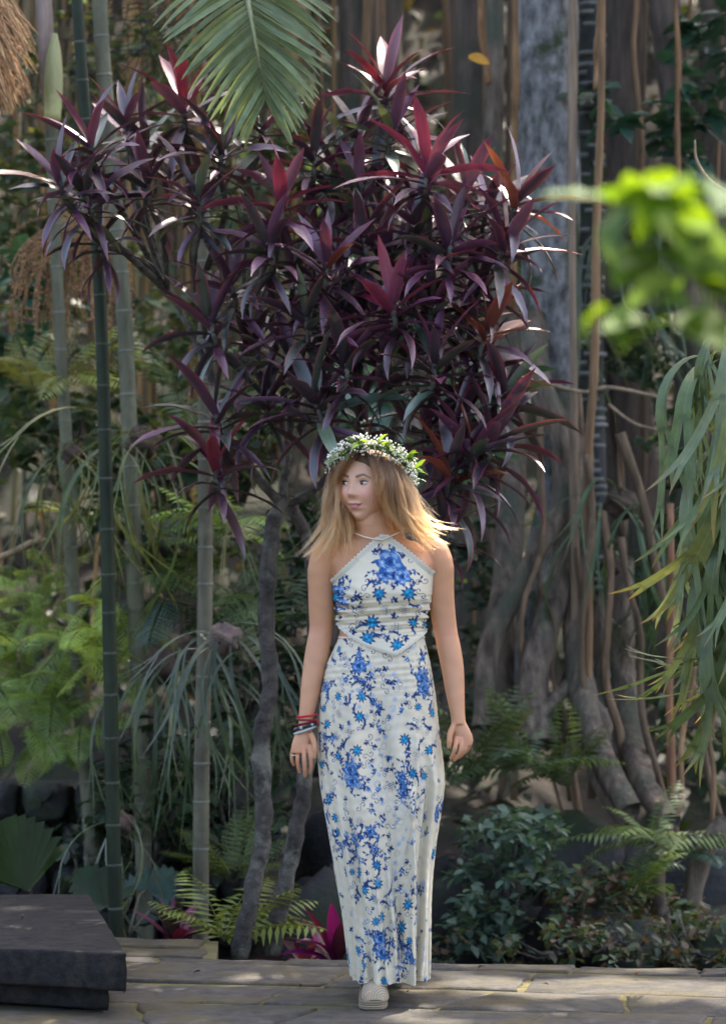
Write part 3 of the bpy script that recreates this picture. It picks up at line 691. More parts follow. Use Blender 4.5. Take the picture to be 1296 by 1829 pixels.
def cloth_mesh(name, Pn, colr, wrap, mat, parent, back=None):
    nr, nc = Pn.shape[:2]; me = bpy.data.meshes.new(name); o = np.array(world_loc(parent))
    i, k = np.mgrid[0:nr - 1, 0:(nc if wrap else nc - 1)]; k2 = (k + 1) % nc
    Fq = np.stack([i * nc + k, (i + 1) * nc + k, (i + 1) * nc + k2, i * nc + k2], -1).reshape(-1, 4)
    me.vertices.add(nr * nc); me.vertices.foreach_set('co', (Pn.reshape(-1, 3) - o).astype(np.float32).ravel())
    me.loops.add(Fq.size); me.loops.foreach_set('vertex_index', Fq.astype(np.int32).ravel())
    me.polygons.add(len(Fq)); me.polygons.foreach_set('loop_start', np.arange(0, Fq.size, 4, dtype=np.int32)); 
    me.update(calc_edges=True); me.validate()
    ca = me.color_attributes.new('Col', 'FLOAT_COLOR', 'POINT'); ca.data.foreach_set('color', np.c_[colr.reshape(-1, 3), np.ones(nr * nc)].astype(np.float32).ravel())
    me.polygons.foreach_set('use_smooth', [True] * len(me.polygons)); me.materials.append(mat); return put(name, me, parent)
M_FAB = vcol_mat('printed_cotton', .82, .2, 0, .18, 900, .12)
# skirt
nr, nc = 450, 560
py = np.linspace(1138, 1749, nr); th = np.linspace(-np.pi, np.pi, nc, endpoint=False)
th = th - .55 * np.sin(th) * .6                       # denser towards the camera
PY, TH = np.meshgrid(py, th, indexing='ij')
L_, R_, Fd, Bd = [np.interp(PY, SKR[:, 0], SKR[:, k]) for k in (1, 2, 3, 4)]
t = (PY - 1138) / 611
cx, hw = (L_ + R_) / 2, (R_ - L_) / 2
s_, c_ = np.sin(TH), np.cos(TH); e = .9
X = (cx - 648) / KW + hw / KW * np.sign(s_) * np.abs(s_) ** e
Y = np.where(c_ > 0, -Fd * np.abs(c_) ** e, Bd * np.abs(c_) ** e)
X += np.where(c_ < 0, -.018 * np.clip((t - .6) / .4, 0, 1) * np.abs(c_), 0)        # trailing hem swings aside
front = np.clip(c_ + .35, 0, 1)
fold = np.zeros_like(X)
xn = (X * KW + 648 - cx) / hw
def ridge(x0, x1, wd, amp, t0, t1):
    """a long soft fold running from x0 at t0 to x1 at t1 across the cloth"""
    xc = lerp(x0, x1, np.clip((t - t0) / (t1 - t0), 0, 1)); env = np.clip((t - t0 + .08) / .16, 0, 1) * np.clip((t1 + .1 - t) / .16, 0, 1)
    return amp * np.exp(-((xn - xc) / wd) ** 2) * env
fold += ridge(-.42, -.30, .20, .016, .12, 1.1) + ridge(-.70, -.62, .09, .007, .45, 1.1) + ridge(.42, .66, .055, .014, .40, .78) + ridge(.62, .40, .05, .011, .3, .62)
fold += ridge(.10, .22, .07, .010, .62, 1.1) + ridge(.55, .60, .06, .013, .60, 1.1) + ridge(.82, .86, .05, .012, .35, .9) + ridge(-.15, -.05, .05, .008, .70, 1.1)
fold -= ridge(.05, .40, .10, .013, .25, 1.1) + ridge(.75, .74, .05, .012, .45, 1.1) + ridge(-.52, -.45, .06, .007, .5, 1.1)
fold += .0035 * np.sin(TH * 21 + 3 * np.sin(t * 7)) * t + .0007 * np.sin(TH * 37 + 9 * t) * np.clip(1 - t * 5, 0, 1)
fold += .0006 * np.sin(PY * .55 + TH * 3) * np.clip(1 - np.abs(t - .1) / .1, 0, 1) + .0003 * np.sin(PY * .31 + 5 * np.sin(TH * 4)) 
fold += np.where(c_ < .1, .012 * np.sin(TH * 13) * t, 0)
Y -= fold * front * 1.7; X += np.sign(s_) * fold * .6 * np.abs(s_)
Z = HC + (YH - PY) / KW + np.where(PY > 1740, .004 * np.sin(TH * 9), 0)
Pn = np.stack([X, YW + Y, Z], -1)
dl = np.linalg.norm(np.diff(Pn, axis=1), axis=2); arc = np.concatenate([np.zeros((nr, 1)), np.cumsum(dl, 1)], 1)
mid = np.array([np.interp(0, th, arc[i]) for i in range(nr)])[:, None]
uu = cx + (arc - mid) * KW
cl = sample(sk, uu, PY)
cl *= (1 - .015 * (np.sin(PY * 2.4 + 2 * np.sin(uu * .1)) > .6))[..., None]
cloth_mesh('skirt', Pn, cl, True, M_FAB, person)
wb = MB(); wp = [Pn[0, k] for k in range(0, nc, 8)]
wb.tube(wp + [wp[0]], .0028, 8, (.72, .68, .57)); wb.build('waistband', M_FAB, person)
# top: follows the chest, cut to a point at the throat, scalloped lace round the edge
def top_hi(x): return np.interp(x, [596, 602, 640, 676, 684, 690, 720, 764, 772], [1046, 1038, 1000, 966, 961, 964, 986, 1024, 1032])
def top_lo(x): return np.interp(x, [596, 606, 630, 655, 682, 703, 725, 748, 760], [1102, 1113, 1134, 1149, 1158, 1165, 1150, 1132, 1122])
nr, nc = 130, 260
th = np.linspace(-1.75, 1.75, nc); xr = 683 + 86 * np.sign(np.sin(th)) * np.abs(np.sin(th)) ** .86
hi, lo = top_hi(xr), top_lo(xr); hi = np.where(np.abs(th) > 1.5, hi + (np.abs(th) - 1.5) * 60, hi)
PY = hi[None] + (lo - hi)[None] * np.linspace(0, 1, nr)[:, None]; TH = th[None].repeat(nr, 0)
# keep columns vertical: solve the angle for the wanted column at every row
cxr, hwr = np.interp(PY, TR[:, 0], TR[:, 1]), np.interp(PY, TR[:, 0], TR[:, 2]); sgn = np.clip((xr[None] - cxr) / hwr, -1, 1)
TH = np.where(np.abs(TH) < 1.25, np.arcsin(np.sign(sgn) * np.abs(sgn) ** (1 / .86) * .999), TH)
wr = .0035 * np.sin((PY - 1085) * .42 + 1.6 * np.sin((xr[None] - 683) * .035)) * np.exp(-((PY - 1100) / 26) ** 2) + .0045 * np.sin((PY - .35 * (xr[None] - 600)) * .36) * np.exp(-((xr[None] - 612) / 26) ** 2) * np.exp(-((PY - 1080) / 32) ** 2)
wr += .0014 * np.sin(PY * .9 + xr[None] * .06) * np.exp(-((PY - 1105) / 30) ** 2)
def topsurf(TH, PY, off): return torso(TH, PY, off)
Pn = topsurf(TH, PY, .0055 + wr)
fl = np.exp(-((xr[None] - 703) / 40) ** 2) * np.clip((PY - 1120) / 40, 0, 1); Pn[..., 1] -= .012 * fl      # the point hangs clear over the skirt
cl = sample(tp, xr[None].repeat(nr, 0) + 0, PY)
cloth_mesh('halter_top', Pn, cl, False, M_FAB, person)
M_LACE = vcol_mat('lace', .85, .2, 0, .5, 500)
def lace(edge, outdir, name):
    b = MB(); n = len(edge); V = []; acc = 0
    for k in range(n):
        if k: acc += np.linalg.norm(edge[k] - edge[k - 1])
        sc_ = .010 + .0045 * abs(math.sin(acc / .0125 * math.pi))
        o = outdir[k]; f = np.array([0, -.0022, 0])
        V += [edge[k] - o * .006 + f, edge[k] + o * .001 + f * 1.6, edge[k] + o * sc_ * .55 + f * 1.3, edge[k] + o * sc_ + f]
    b.add(V, grid_faces(n, 4, False), None, [(.60, .57, .46) if j % 4 in (0, 3) else (.50, .47, .37) for j in range(4 * n)]); return b.build(name, M_LACE, person)
def outd(E_, s_):
    d = np.gradient(E_, axis=0); d[:, 1] = 0; d /= np.linalg.norm(d, axis=1)[:, None] + 1e-9; return np.stack([-d[:, 2], d[:, 1] * 0, d[:, 0]], -1) * s_
def dens(E_): q = np.linspace(0, len(E_) - 1, 420); return np.stack([np.interp(q, np.arange(len(E_)), E_[:, k]) for k in range(3)], -1)
E1 = dens(Pn[0, 26:-26]); lace(E1, outd(E1, 1), 'lace_trim'); E2 = dens(Pn[-1, 48:-48]); lace(E2, outd(E2, -1) * .6, 'lace_trim')
st = MB()
for pts in ([(634, 953, -.045), (650, 959, -.062), (668, 963, -.066), (686, 964, -.072)], [(714, 950, -.048), (702, 956, -.060), (690, 961, -.070), (680, 965, -.074)]):
    st.tube([W(*p) for p in smoothpath(pts, 16)], .0027, 8, (.66, .52, .38))
st.build('halter_cord', M_LACE, person)

# wedge espadrilles
M_ESP = vcol_mat('woven_rope', .9, .15, 0, .9, 160)
def shoe(px, py, dy, lift):
    o = W(px, py, dy); b = MB()
    prof = [(.0, .030), (.03, .036), (.07, .037), (.12, .039), (.17, .040), (.21, .036), (.235, .022)]       # distance from heel, half width
    for k in range(9):                                # rope layers of the wedge sole
        z = .004 + k * .0062; ring = []
        for sd_ in (1, -1):
            pr = prof if sd_ == 1 else prof[::-1]
            for dd, hw_ in pr:
                if z > .030 and dd > .12 - (z - .03) * 2.2: hw_ = hw_ * .97
                top_z = .055 * max(0, 1 - dd / .17) + .024
                ring.append((sd_ * hw_, .09 - dd, min(z, top_z)))
        pts = [Vector((o[0] + x - .12 * (y - .09) * .35 * -1 * .5, o[1] + y, lift + z_)) for x, y, z_ in smoothpath(ring + [ring[0]], 60)]
        b.tube(pts, .0036, 6, (.27, .215, .14) if k % 2 else (.19, .15, .10))
    so = b.build('sole', M_ESP, person)
    u = MB(); V = []; nu_, nv_ = 22, 20
    for i in range(nu_):
        q = i / (nu_ - 1); dd = .115 + .12 * q; hw_ = np.interp(dd, [p[0] for p in prof], [p[1] for p in prof]) * (1.02)
        hgt = .052 * math.sqrt(max(0.0, 1 - q ** 2.4)) + .004
        for j in range(nv_):
            a = math.pi * j / (nv_ - 1); k = 1 + .03 * ((i + j) % 2)
            V.append((o[0] + hw_ * math.cos(a) * k + .021 * (dd - .0) * .5, o[1] + .09 - dd, lift + .026 + hgt * math.sin(a) * k))
    u.add(V, grid_faces(nu_, nv_, False), None, [(.38, .315, .22) if (i // nv_ + i) % 2 else (.22, .18, .12) for i in range(nu_ * nv_)]); u.build('toe_cap', M_ESP, person)
    hb = MB(); V = []
    for i in range(16):
        a = -1.7 + 3.4 * i / 15; V += [(o[0] + .036 * math.sin(a), o[1] + .06 + .034 * math.cos(a), lift + .06), (o[0] + .033 * math.sin(a), o[1] + .06 + .031 * math.cos(a), lift + .115)]
    hb.add(V, grid_faces(16, 2, False), None, (.38, .31, .22)); hb.build('heel_cup', M_ESP, person)
shoe(668, 1790, -.02, .002); shoe(700, 1790, .40, .022)

# bracelets stacked on her right wrist and a thin ring
M_BR = vcol_mat('bracelet_bead', .3, .5); M_CORDB = vcol_mat('bracelet_cord', .7, .3)
def bangle(px, py, dy, rx, ry, tilt, r, c, beads=0, name='bracelet'):
    b = MB(); o = W(px, py, dy)
    pts = [o + np.array([rx * math.cos(a), ry * math.sin(a), -tilt * rx * math.cos(a)]) for a in np.linspace(0, 2 * math.pi, 41)]
    if beads:
        for k in range(beads):
            a = 2 * math.pi * k / beads; b.ball(o + np.array([rx * math.cos(a), ry * math.sin(a), -tilt * rx * math.cos(a)]), r, 7, 5, c if not isinstance(c, list) else c[k % len(c)])
    else: b.tube(pts, r, 8, c)
    return b.build(name, M_BR if beads or name == 'bangle' else M_CORDB, person)
bangle(549, 1277, -.032, .028, .027, -.12, .0028, (.50, .015, .03))
bangle(548, 1284, -.033, .029, .027, .05, .0036, (.26, .01, .025), 26)
bangle(547, 1290, -.034, .029, .027, -.2, .0030, (.10, .008, .02))
bangle(546, 1296, -.036, .030, .028, -.3, .0052, [(.012, .012, .016), (.015, .015, .02), (.02, .015, .02), (.35, .34, .34)], 22)
bangle(545, 1303, -.037, .031, .028, -.36, .0042, (.33, .36, .34), 0, 'bangle')
tas = MB()
for k in range(7): tas.tube([W(564, 1282, -.05), W(567 + k * .5, 1285 + k * 1.6, -.05)], .0012, 5, (.50, .015, .03))
tas.build('tassel', M_CORDB, person)
bangle(525.3, 1347, -.047, .0088, .0088, .1, .0014, (.7, .7, .7), 0, 'ring')

# ---------------------------------------------------------------- hair
cap = MB(); nlat, nlon = 50, 80; V = []; Cc = []
for a in np.linspace(-.95, math.pi / 2 - .03, nlat):
    for l in np.linspace(-math.pi, math.pi, nlon, endpoint=False): V.append((a, l))
V = np.array(V); hs = head_surface(V[:, 0], V[:, 1])
lim = np.interp(np.abs(V[:, 1]), [0, .5, .9, 1.25, 1.6, 3.2], [.66, .56, .36, .02, -.6, -.9])     # hairline height for each direction
push = np.clip((V[:, 0] - lim) / .25, -1, 1) * .0075
hs = hs * (1 + (push / .1)[:, None] * 1.0)
cap.add(head_to_world(hs), [f for f in grid_faces(nlat, nlon)] + [tuple((nlat - 1) * nlon + k for k in range(nlon))], None, (.11, .062, .032))
M_SCALP = vcol_mat('hair_underlayer', .6, .3, 0, .8, 120); cap.build('hair_cap', M_SCALP, person)
GD = [  # guide locks: column, row, offset in depth from the body's plane
    [(648, 806, -.092), (657, 818, -.110), (671, 848, -.114), (678, 885, -.106), (685, 915, -.098), (696, 944, -.100)],
    [(652, 802, -.078), (676, 820, -.102), (689, 865, -.110), (696, 905, -.104), (707, 935, -.10), (724, 962, -.105)],
    [(656, 800, -.06), (690, 822, -.085), (707, 868, -.095), (718, 912, -.09), (736, 948, -.092), (768, 990, -.085)],
    [(660, 799, -.04), (702, 825, -.055), (722, 870, -.06), (735, 912, -.06), (752, 945, -.06), (786, 972, -.045)],
    [(664, 798, -.01), (711, 830, -.01), (731, 878, -.005), (744, 915, -.005), (766, 934, -.02), (790, 936, -.02)],
    [(668, 800, .03), (708, 835, .06), (724, 885, .085), (735, 925, .09), (748, 955, .08), (776, 975, .06)],
    [(666, 802, .06), (690, 840, .11), (695, 900, .12), (698, 950, .125), (700, 990, .13), (705, 1020, .13)],
    [(650, 802, .06), (640, 840, .10), (636, 900, .11), (628, 950, .115), (612, 985, .11), (600, 1012, .11)],
    [(640, 802, .02), (610, 835, .04), (600, 885, .05), (596, 930, .045), (582, 968, .02), (556, 996, -.02)],
    [(640, 804, -.02), (602, 836, .0), (590, 878, .01), (587, 925, -.005), (570, 965, -.03), (542, 998, -.045)],
    [(642, 806, -.05), (604, 834, -.03), (595, 876, -.015), (590, 922, -.025), (586, 962, -.055), (565, 1000, -.06)],
    [(644, 806, -.065), (605, 832, -.045), (599, 870, -.02), (598, 915, -.03), (601, 955, -.065), (588, 1006, -.07)],
    [(644, 806, -.068), (606, 832, -.05), (600, 870, -.025), (605, 912, -.035), (619, 950, -.07), (628, 1004, -.10)],
]
GD.append([(646, 806, -.088), (632, 813, -.103), (612, 830, -.088), (601, 860, -.045), (598, 905, -.03), (606, 960, -.06)])
GP = np.array([smoothpath(g, 16) for g in GD]); NG = len(GD)
NC_, PER = 210, 38; NS = NC_ * PER; T = np.linspace(0, 1, 16)
tt = T[None, :, None]
cg = np.sort(RNG.uniform(0, NG - 1.001, NC_)); i0 = cg.astype(int); fr = (cg - i0)[:, None, None]
CL = GP[i0] * (1 - fr) + GP[i0 + 1] * fr
cl_len = RNG.uniform(.70, 1.10, NC_)
for a in range(3): CL[:, :, a] = np.array([np.interp(np.clip(T * l, 0, 1), T, q_) for l, q_ in zip(cl_len, CL[:, :, a])])
CL += RNG.normal(0, 1, (NC_, 1, 3)) * np.array([4.5, 2.5, .011]) * (.25 + tt)
am, fq, phs = RNG.uniform(2, 10.5, (NC_, 1)), RNG.uniform(6, 12, (NC_, 1)), RNG.uniform(0, 6.28, (NC_, 1))
CL[:, :, 0] += am * np.sin(T[None] * fq + phs) * T[None] ** 1.2; CL[:, :, 2] += .0016 * am * np.cos(T[None] * fq + phs) * T[None]
tipout = np.where(CL[:, -1, 0] > 665, 1, -1)[:, None] * RNG.uniform(-8, 22, (NC_, 1)); CL[:, :, 0] += tipout * np.clip(T[None] - .6, 0, 1) ** 2 * 6
S = np.repeat(CL, PER, axis=0); ln = RNG.uniform(.72, 1.0, (NS, 1)); fly = (RNG.random(NS) < .05)[:, None]
for a in range(3): S[:, :, a] = np.array([np.interp(T * l, T, q_) for l, q_ in zip(ln[:, 0], S[:, :, a])])
sp_ = np.where(tt < .5, .55 + .9 * tt, 1.0 - .55 * (tt - .5) * 1.6)
S = S + RNG.normal(0, 1, (NS, 1, 3)) * np.array([3.1, 2.2, .0055]) * sp_ * np.where(fly, 1.0, 1.0)[:, :, None]
fw = RNG.normal(0, 1, (NS, 1)) * np.where(fly, 14, 1.2); S[:, :, 0] += fw * T[None] ** 1.6
S[:, :, 0] += .9 * np.sin(T[None] * 15 + RNG.uniform(0, 6.28, (NS, 1))) * T[None]
S[:, :, 1] += np.where(fly, -12, 0) * T[None] ** 2 * RNG.random((NS, 1))
SP = np.stack([(S[:, :, 0] - 648) / KW, YW + S[:, :, 2], HC + (YH - S[:, :, 1]) / KW], -1)
# keep the strands outside the skull
hh = world_to_head(SP); q = np.sqrt((hh[..., 0] / .0885) ** 2 + (hh[..., 1] / np.where(hh[..., 1] > 0, .0985, .114)) ** 2 + (hh[..., 2] / .131) ** 2)
grow = np.where((q < 1) & (hh[..., 2] > -.05), 1 / np.maximum(q, .3), 1)[..., None]
SP = head_to_world(hh * grow)
SP -= np.array(world_loc(person))
hc = bpy.data.hair_curves.new('hair'); hc.add_curves([16] * NS)
hc.attributes['position'].data.foreach_set('vector', SP.astype(np.float32).ravel()) if 'position' in hc.attributes else hc.position_data.foreach_set('vector', SP.astype(np.float32).ravel())
ra = hc.attributes.get('radius') or hc.attributes.new('radius', 'FLOAT', 'POINT')
ra.data.foreach_set('value', (.00062 * (1 - .75 * tt[:, :, 0] ** 2) * np.ones((NS, 1))).astype(np.float32).ravel())
shade = RNG.normal(1, .16, (NS, 1, 1)).clip(.5, 1.6) * np.repeat(RNG.uniform(.55, 1.5, (NC_, 1, 1)), PER, axis=0)
t1 = np.clip(tt * np.repeat(cl_len, PER)[:, None, None] * 1.4 - .30 + np.repeat(RNG.normal(0, .1, (NC_, 1, 1)), PER, axis=0), 0, 1)
hcol = (np.array([.022, .0105, .006]) * (1 - t1) + np.array([.27, .108, .031]) * t1) * shade
ca = hc.attributes.new('Col', 'FLOAT_COLOR', 'POINT'); ca.data.foreach_set('color', np.concatenate([hcol, np.ones((NS, 16, 1))], -1).astype(np.float32).ravel())
mh, t, b, out = nodes_of('hair'); at = N(t, 'ShaderNodeAttribute', attribute_name='Col')
hb_ = N(t, 'ShaderNodeBsdfHairPrincipled'); hb_.model = 'CHIANG'; hb_.parametrization = 'COLOR'
t.links.new(at.outputs[0], hb_.inputs['Color']); hb_.inputs['Roughness'].default_value = .38; hb_.inputs['Radial Roughness'].default_value = .5
t.links.new(hb_.outputs[0], out.inputs[0]); hc.materials.append(mh); put('hair', hc, person)

# ---------------------------------------------------------------- flower crown resting on the hair
crown = thing('flower_wreath', tuple(W(664, 825)), 'wreath of tiny white blossoms and green leaves worn on blonde hair', 'flower wreath')
M_BLOS = vcol_mat('white_blossom', .7, .3, 0, 0, 1, .3)
CR0 = W(664, 829, -.005)
def ringp(a, dr=0, dz=0):
    x, y = (.116 + dr) * math.cos(a), (.110 + dr) * math.sin(a)
    return Vector((CR0[0] + x, CR0[1] + y, CR0[2] + .012 - .036 * math.sin(a) + dz - .10 * x - 2.3 * x * x))
g = MB(); g.tube([ringp(a) for a in np.linspace(0, 2 * math.pi, 60)], .008, 8, (.05, .075, .025)); g.build('garland', M_LACE, crown)
bl = MB(); sp_ = MB()
for k in range(1500):
    a = U(0, 2 * math.pi); u1, u2 = U(-1, 1), U(-1, 1); dr, dz = .026 * u1, .008 + .033 * u2
    if u1 * u1 + u2 * u2 > 1.15: continue
    p = ringp(a, dr, dz); r = U(.0020, .0044); bl.ball(p, r, 5, 3, rnd.choice([(.80, .80, .74)] * 3 + [(.62, .66, .52), (.70, .72, .62)]))
    if k % 2: sp_.tube([ringp(a + U(-.05, .05)), p], .0008, 3, (.12, .17, .06), False)
stuff(bl.build('blossoms', M_BLOS, crown)); stuff(sp_.build('sprigs', M_LACE, crown))
def blade(name, L, Wd, bend, mat, nseg=9, prof=None, fold=.25, wave=0.0, c=None, tipc=None, twist=0):
    """leaf blade from the origin along +Y, arching down; half widths follow prof"""
    b = MB(); V = []; UV = []; Cc = []; p = Vector((0, 0, 0)); 
    prof = prof or (lambda t: math.sin(math.pi * min(1, t * .93 + .05)) ** .75 * (1 - .25 * t))
    for i in range(nseg + 1):
        t = i / nseg; a = -bend * t ** 1.4; d = Vector((0, math.cos(a), math.sin(a))); up = Vector((0, -math.sin(a), math.cos(a)))
        if i: p = p + d * (L / nseg)
        w_ = max(.0004, Wd / 2 * prof(t)); tw = twist * t
        for u in (-1, -.55, 0, .55, 1):
            side = Vector((math.cos(tw), 0, 0)) + up * math.sin(tw)
            V.append(p + side * (w_ * u) + up * (fold * w_ * abs(u) + wave * w_ * math.sin(t * 17 + u) * abs(u)))
            UV.append(((u + 1) / 2, t)); cc = Vector(c or (1, 1, 1))
            if tipc: cc = cc.lerp(Vector(tipc), max(0, (t - .6) / .4) ** 1.2)
            Cc.append(tuple(cc))
    b.add(V, grid_faces(nseg + 1, 5, False), UV, Cc); return b.mesh(name, mat)
def aim(pos, az, el, roll=0, s=1.0, sx=None):
    """matrix taking a +Y blade to azimuth az (0 = +X) and elevation el"""
    M = Matrix.Rotation(az - math.pi / 2, 4, 'Z') @ Matrix.Rotation(el, 4, 'X') @ Matrix.Rotation(roll, 4, 'Y')
    return Matrix.Translation(pos) @ M @ Matrix.Diagonal((sx or s, s, s, 1))
wl = [blade('crown_leaf', .046, .021, b_, M_GLOSS, 6) for b_ in (.3, .9)]
for k in range(46):
    a = U(0, 6.28); o = put('leaf', rnd.choice(wl), crown, aim(ringp(a, .010, U(-.012, .02)), a + U(-.9, .9), U(-.5, .7), U(-.5, .5), U(.6, .95)))
    o.color = rnd.choice([(.07, .12, .04, 1), (.10, .17, .05, 1), (.05, .09, .04, 1)])
for a0, n in ((-1.75, 5), (-1.35, 3), (-.62, 6), (-.25, 5)):            # brighter leaf tufts facing the camera
    for k in range(n):
        o = put('leaf', rnd.choice(wl), crown, aim(ringp(a0 + U(-.1, .1), .016, .012), a0 + U(-1.4, 1.4), U(-.2, 1.2), U(-.6, .6), U(.8, 1.05)))
        o.color = rnd.choice([(.20, .33, .045, 1), (.27, .40, .06, 1), (.15, .26, .05, 1)])
# ================================================================ the dark red cordylines
CV = []
for L, b_, wv, tw in ((.26, .35, .05, .0), (.27, .6, .06, .25), (.28, .85, .05, -.2), (.29, 1.1, .08, .3), (.24, .5, .1, -.35), (.28, .95, .1, .4), (.22, .2, .0, .15), (.30, 1.25, .06, -.5), (.27, 1.6, .12, .2), (.25, .75, .14, -.6)):
    CV.append((b_, blade('cordyline_leaf', L, .043, b_, M_CORD, 10, lambda t: max(.0, (.30 + .70 * math.sin(math.pi * min(1, t * .8 + .14)) ** 1.2) * (1 - max(0, (t - .72) / .28) ** 1.7)), .32, wv, twist=tw)))
CV.sort(key=lambda q: q[0])
TONES = {'dark': [(.034, .016, .031), (.024, .015, .027), (.044, .017, .034), (.020, .019, .024), (.022, .034, .024)], 'purple': [(.075, .025, .060), (.10, .028, .060), (.055, .020, .050)],
         'pink': [(.17, .020, .060), (.12, .018, .052), (.23, .022, .060)], 'red': [(.11, .010, .022), (.08, .010, .022), (.14, .012, .03)], 'green': [(.085, .125, .07), (.12, .15, .07), (.06, .10, .07)], 'orange': [(.20, .055, .018), (.15, .035, .015)]}
def cordyline(label, trunks, heads, base):
    t = thing('cordyline', base, label, 'cordyline', 'dark red cordylines behind the person')
    for rows in trunks:
        pts, rad = pxpath(rows, 36); b = MB()
        rad = [r * (1 + .10 * math.sin(i * 2.4) + U(-.06, .06)) for i, r in enumerate(rad)]
        b.tube([p + Vector((U(-.004, .004), U(-.004, .004), 0)) for p in pts], rad, 10, noise=.12); b.build('trunk' if rows[0][3] > 18 else 'branch', M_BARK, t)
    count = 0
    for px, py, d, n, size, tone, lean, node in heads:
        top = P(px, py, d); nd = P(*node)
        ax = (Vector((lean, U(-.35, .2), 1))).normalized()
        b = MB(); mid = nd.lerp(top, .55) + Vector((U(-.04, .04), U(-.04, .04), -.03)); q = smoothpath([nd, mid, top - ax * .10, top], 12)
        b.tube([Vector(p) for p in q], [lerp(.012, .008, i / 11) * U(.9, 1.15) for i in range(12)], 7); b.build('branch', M_BARK, t)
        rot = Vector((0, 0, 1)).rotation_difference(ax).to_matrix().to_4x4(); a0 = U(0, 6.28)
        for k in range(n):
            f = k / (n - 1); el = R(lerp(72, -30, f ** .85) + U(-9, 9)); az = a0 + k * 2.39996 + U(-.25, .25)
            idx = min(len(CV) - 1, max(0, int(f * 7 + U(-1.6, 2.0)))); me = CV[idx][1]
            s = size * lerp(.72, 1.05, math.sin(math.pi * min(1, f * .8 + .25))) * U(.85, 1.15)
            pos = top - ax * (.12 * f + .005)
            M = Matrix.Translation(pos) @ rot @ aim(Vector(), az, el, U(-.35, .35), s, s * U(.8, 1.08))
            o = put('leaf', me, t, M); count += 1
            tn = tone; r_ = rnd.random()
            if tone == 'pink': tn = 'pink' if f < .45 and r_ < .8 else ('purple' if f < .75 else 'dark')
            elif tone == 'red': tn = 'red' if f < .35 else 'purple' if f < .6 else 'dark'
            elif tone == 'mix': tn = 'green' if r_ < .2 else 'purple' if r_ < .6 else 'dark'
            elif tone == 'orange': tn = 'orange' if f < .45 and r_ < .7 else 'dark'
            elif tone == 'purple': tn = 'purple' if r_ < .55 else ('dark' if r_ < .88 else 'green' if r_ < .95 else 'orange')
            else: tn = 'dark' if r_ < .72 else ('purple' if r_ < .90 else 'green')
            c = Vector(rnd.choice(TONES[tn])) * U(.75, 1.3)
            o.color = (*c, U(.25, .7) if rnd.random() < .5 else U(.6, 1.0)) if tn != 'green' else (*c, .12)
    return count
N1, N2, N3, N4, N5 = (372, 620, 10.5), (300, 520, 10.6), (430, 640, 10.5), (520, 740, 10.35), (560, 640, 10.4)
hA = [  # px, py, depth, leaves, size, tone, lean, node
    (328, 178, 10.3, 22, 1.0, 'red', -.05, (345, 470, 10.5)), (160, 252, 10.2, 20, .95, 'purple', -.25, N2), (150, 338, 10.15, 20, .98, 'dark', -.35, N2), (178, 408, 10.3, 17, .98, 'dark', -.2, (230, 450, 10.6)),
    (262, 318, 10.3, 19, .9, 'purple', -.15, N2), (398, 262, 10.2, 20, .95, 'purple', .1, (370, 480, 10.5)), (352, 345, 10.1, 20, .95, 'mix', -.1, N1), (258, 240, 10.55, 16, .95, 'dark', -.2, N2),
    (408, 498, 10.1, 20, .95, 'mix', -.25, N1), (372, 566, 10.05, 17, .95, 'dark', -.25, N1), (385, 735, 10.0, 16, 1.1, 'dark', -.2, (402, 790, 10.1)), (385, 822, 9.95, 14, 1.05, 'red', -.1, (425, 835, 10.1)), (470, 215, 10.4, 18, .95, 'dark', .1, (440, 440, 10.5))]
hB = [(505, 350, 10.0, 20, .98, 'pink', .1, N3), (478, 428, 9.95, 20, .92, 'mix', -.15, N3), (560, 268, 10.3, 20, .95, 'purple', .0, (560, 480, 10.5)), (585, 468, 10.0, 20, .98, 'purple', .1, N5), (545, 560, 10.0, 18, .95, 'dark', -.1, N5),
      (640, 330, 10.25, 20, .95, 'mix', .0, (620, 520, 10.5)), (650, 420, 10.1, 20, .95, 'dark', .0, N5), (620, 640, 9.95, 17, 1.0, 'dark', .1, (575, 740, 10.3)), (560, 712, 9.9, 18, 1.15, 'dark', -.3, N4), (455, 600, 10.2, 17, .95, 'dark', -.1, N3),
      (520, 480, 10.3, 18, .9, 'dark', .0, N3), (600, 390, 10.4, 18, .95, 'purple', 0, N5)]
N6, N7, N8 = (735, 640, 10.4), (815, 620, 10.4), (800, 780, 10.2)
hC = [(690, 150, 10.4, 22, 1.05, 'red', .0, (690, 420, 10.5)), (700, 232, 10.3, 20, 1.0, 'mix', .15, (690, 420, 10.5)), (762, 292, 9.95, 24, 1.05, 'pink', .05, (745, 500, 10.3)), (745, 395, 10.0, 21, .98, 'purple', -.1, N6),
      (805, 430, 9.95, 22, 1.0, 'purple', .15, N6), (700, 535, 9.9, 22, 1.0, 'pink', -.1, N6), (770, 535, 10.0, 21, .98, 'dark', .05, N6), (775, 640, 9.9, 20, 1.0, 'dark', .05, N8), (690, 640, 10.0, 19, .98, 'purple', -.1, N6), (640, 240, 10.45, 19, .95, 'dark', -.1, (690, 420, 10.5)), (830, 330, 10.3, 20, 1.0, 'mix', .1, (745, 500, 10.3)), (690, 470, 10.2, 20, 1., 'dark', 0, N6), (640, 560, 10.1, 20, .95, 'dark', -.1, N6)]
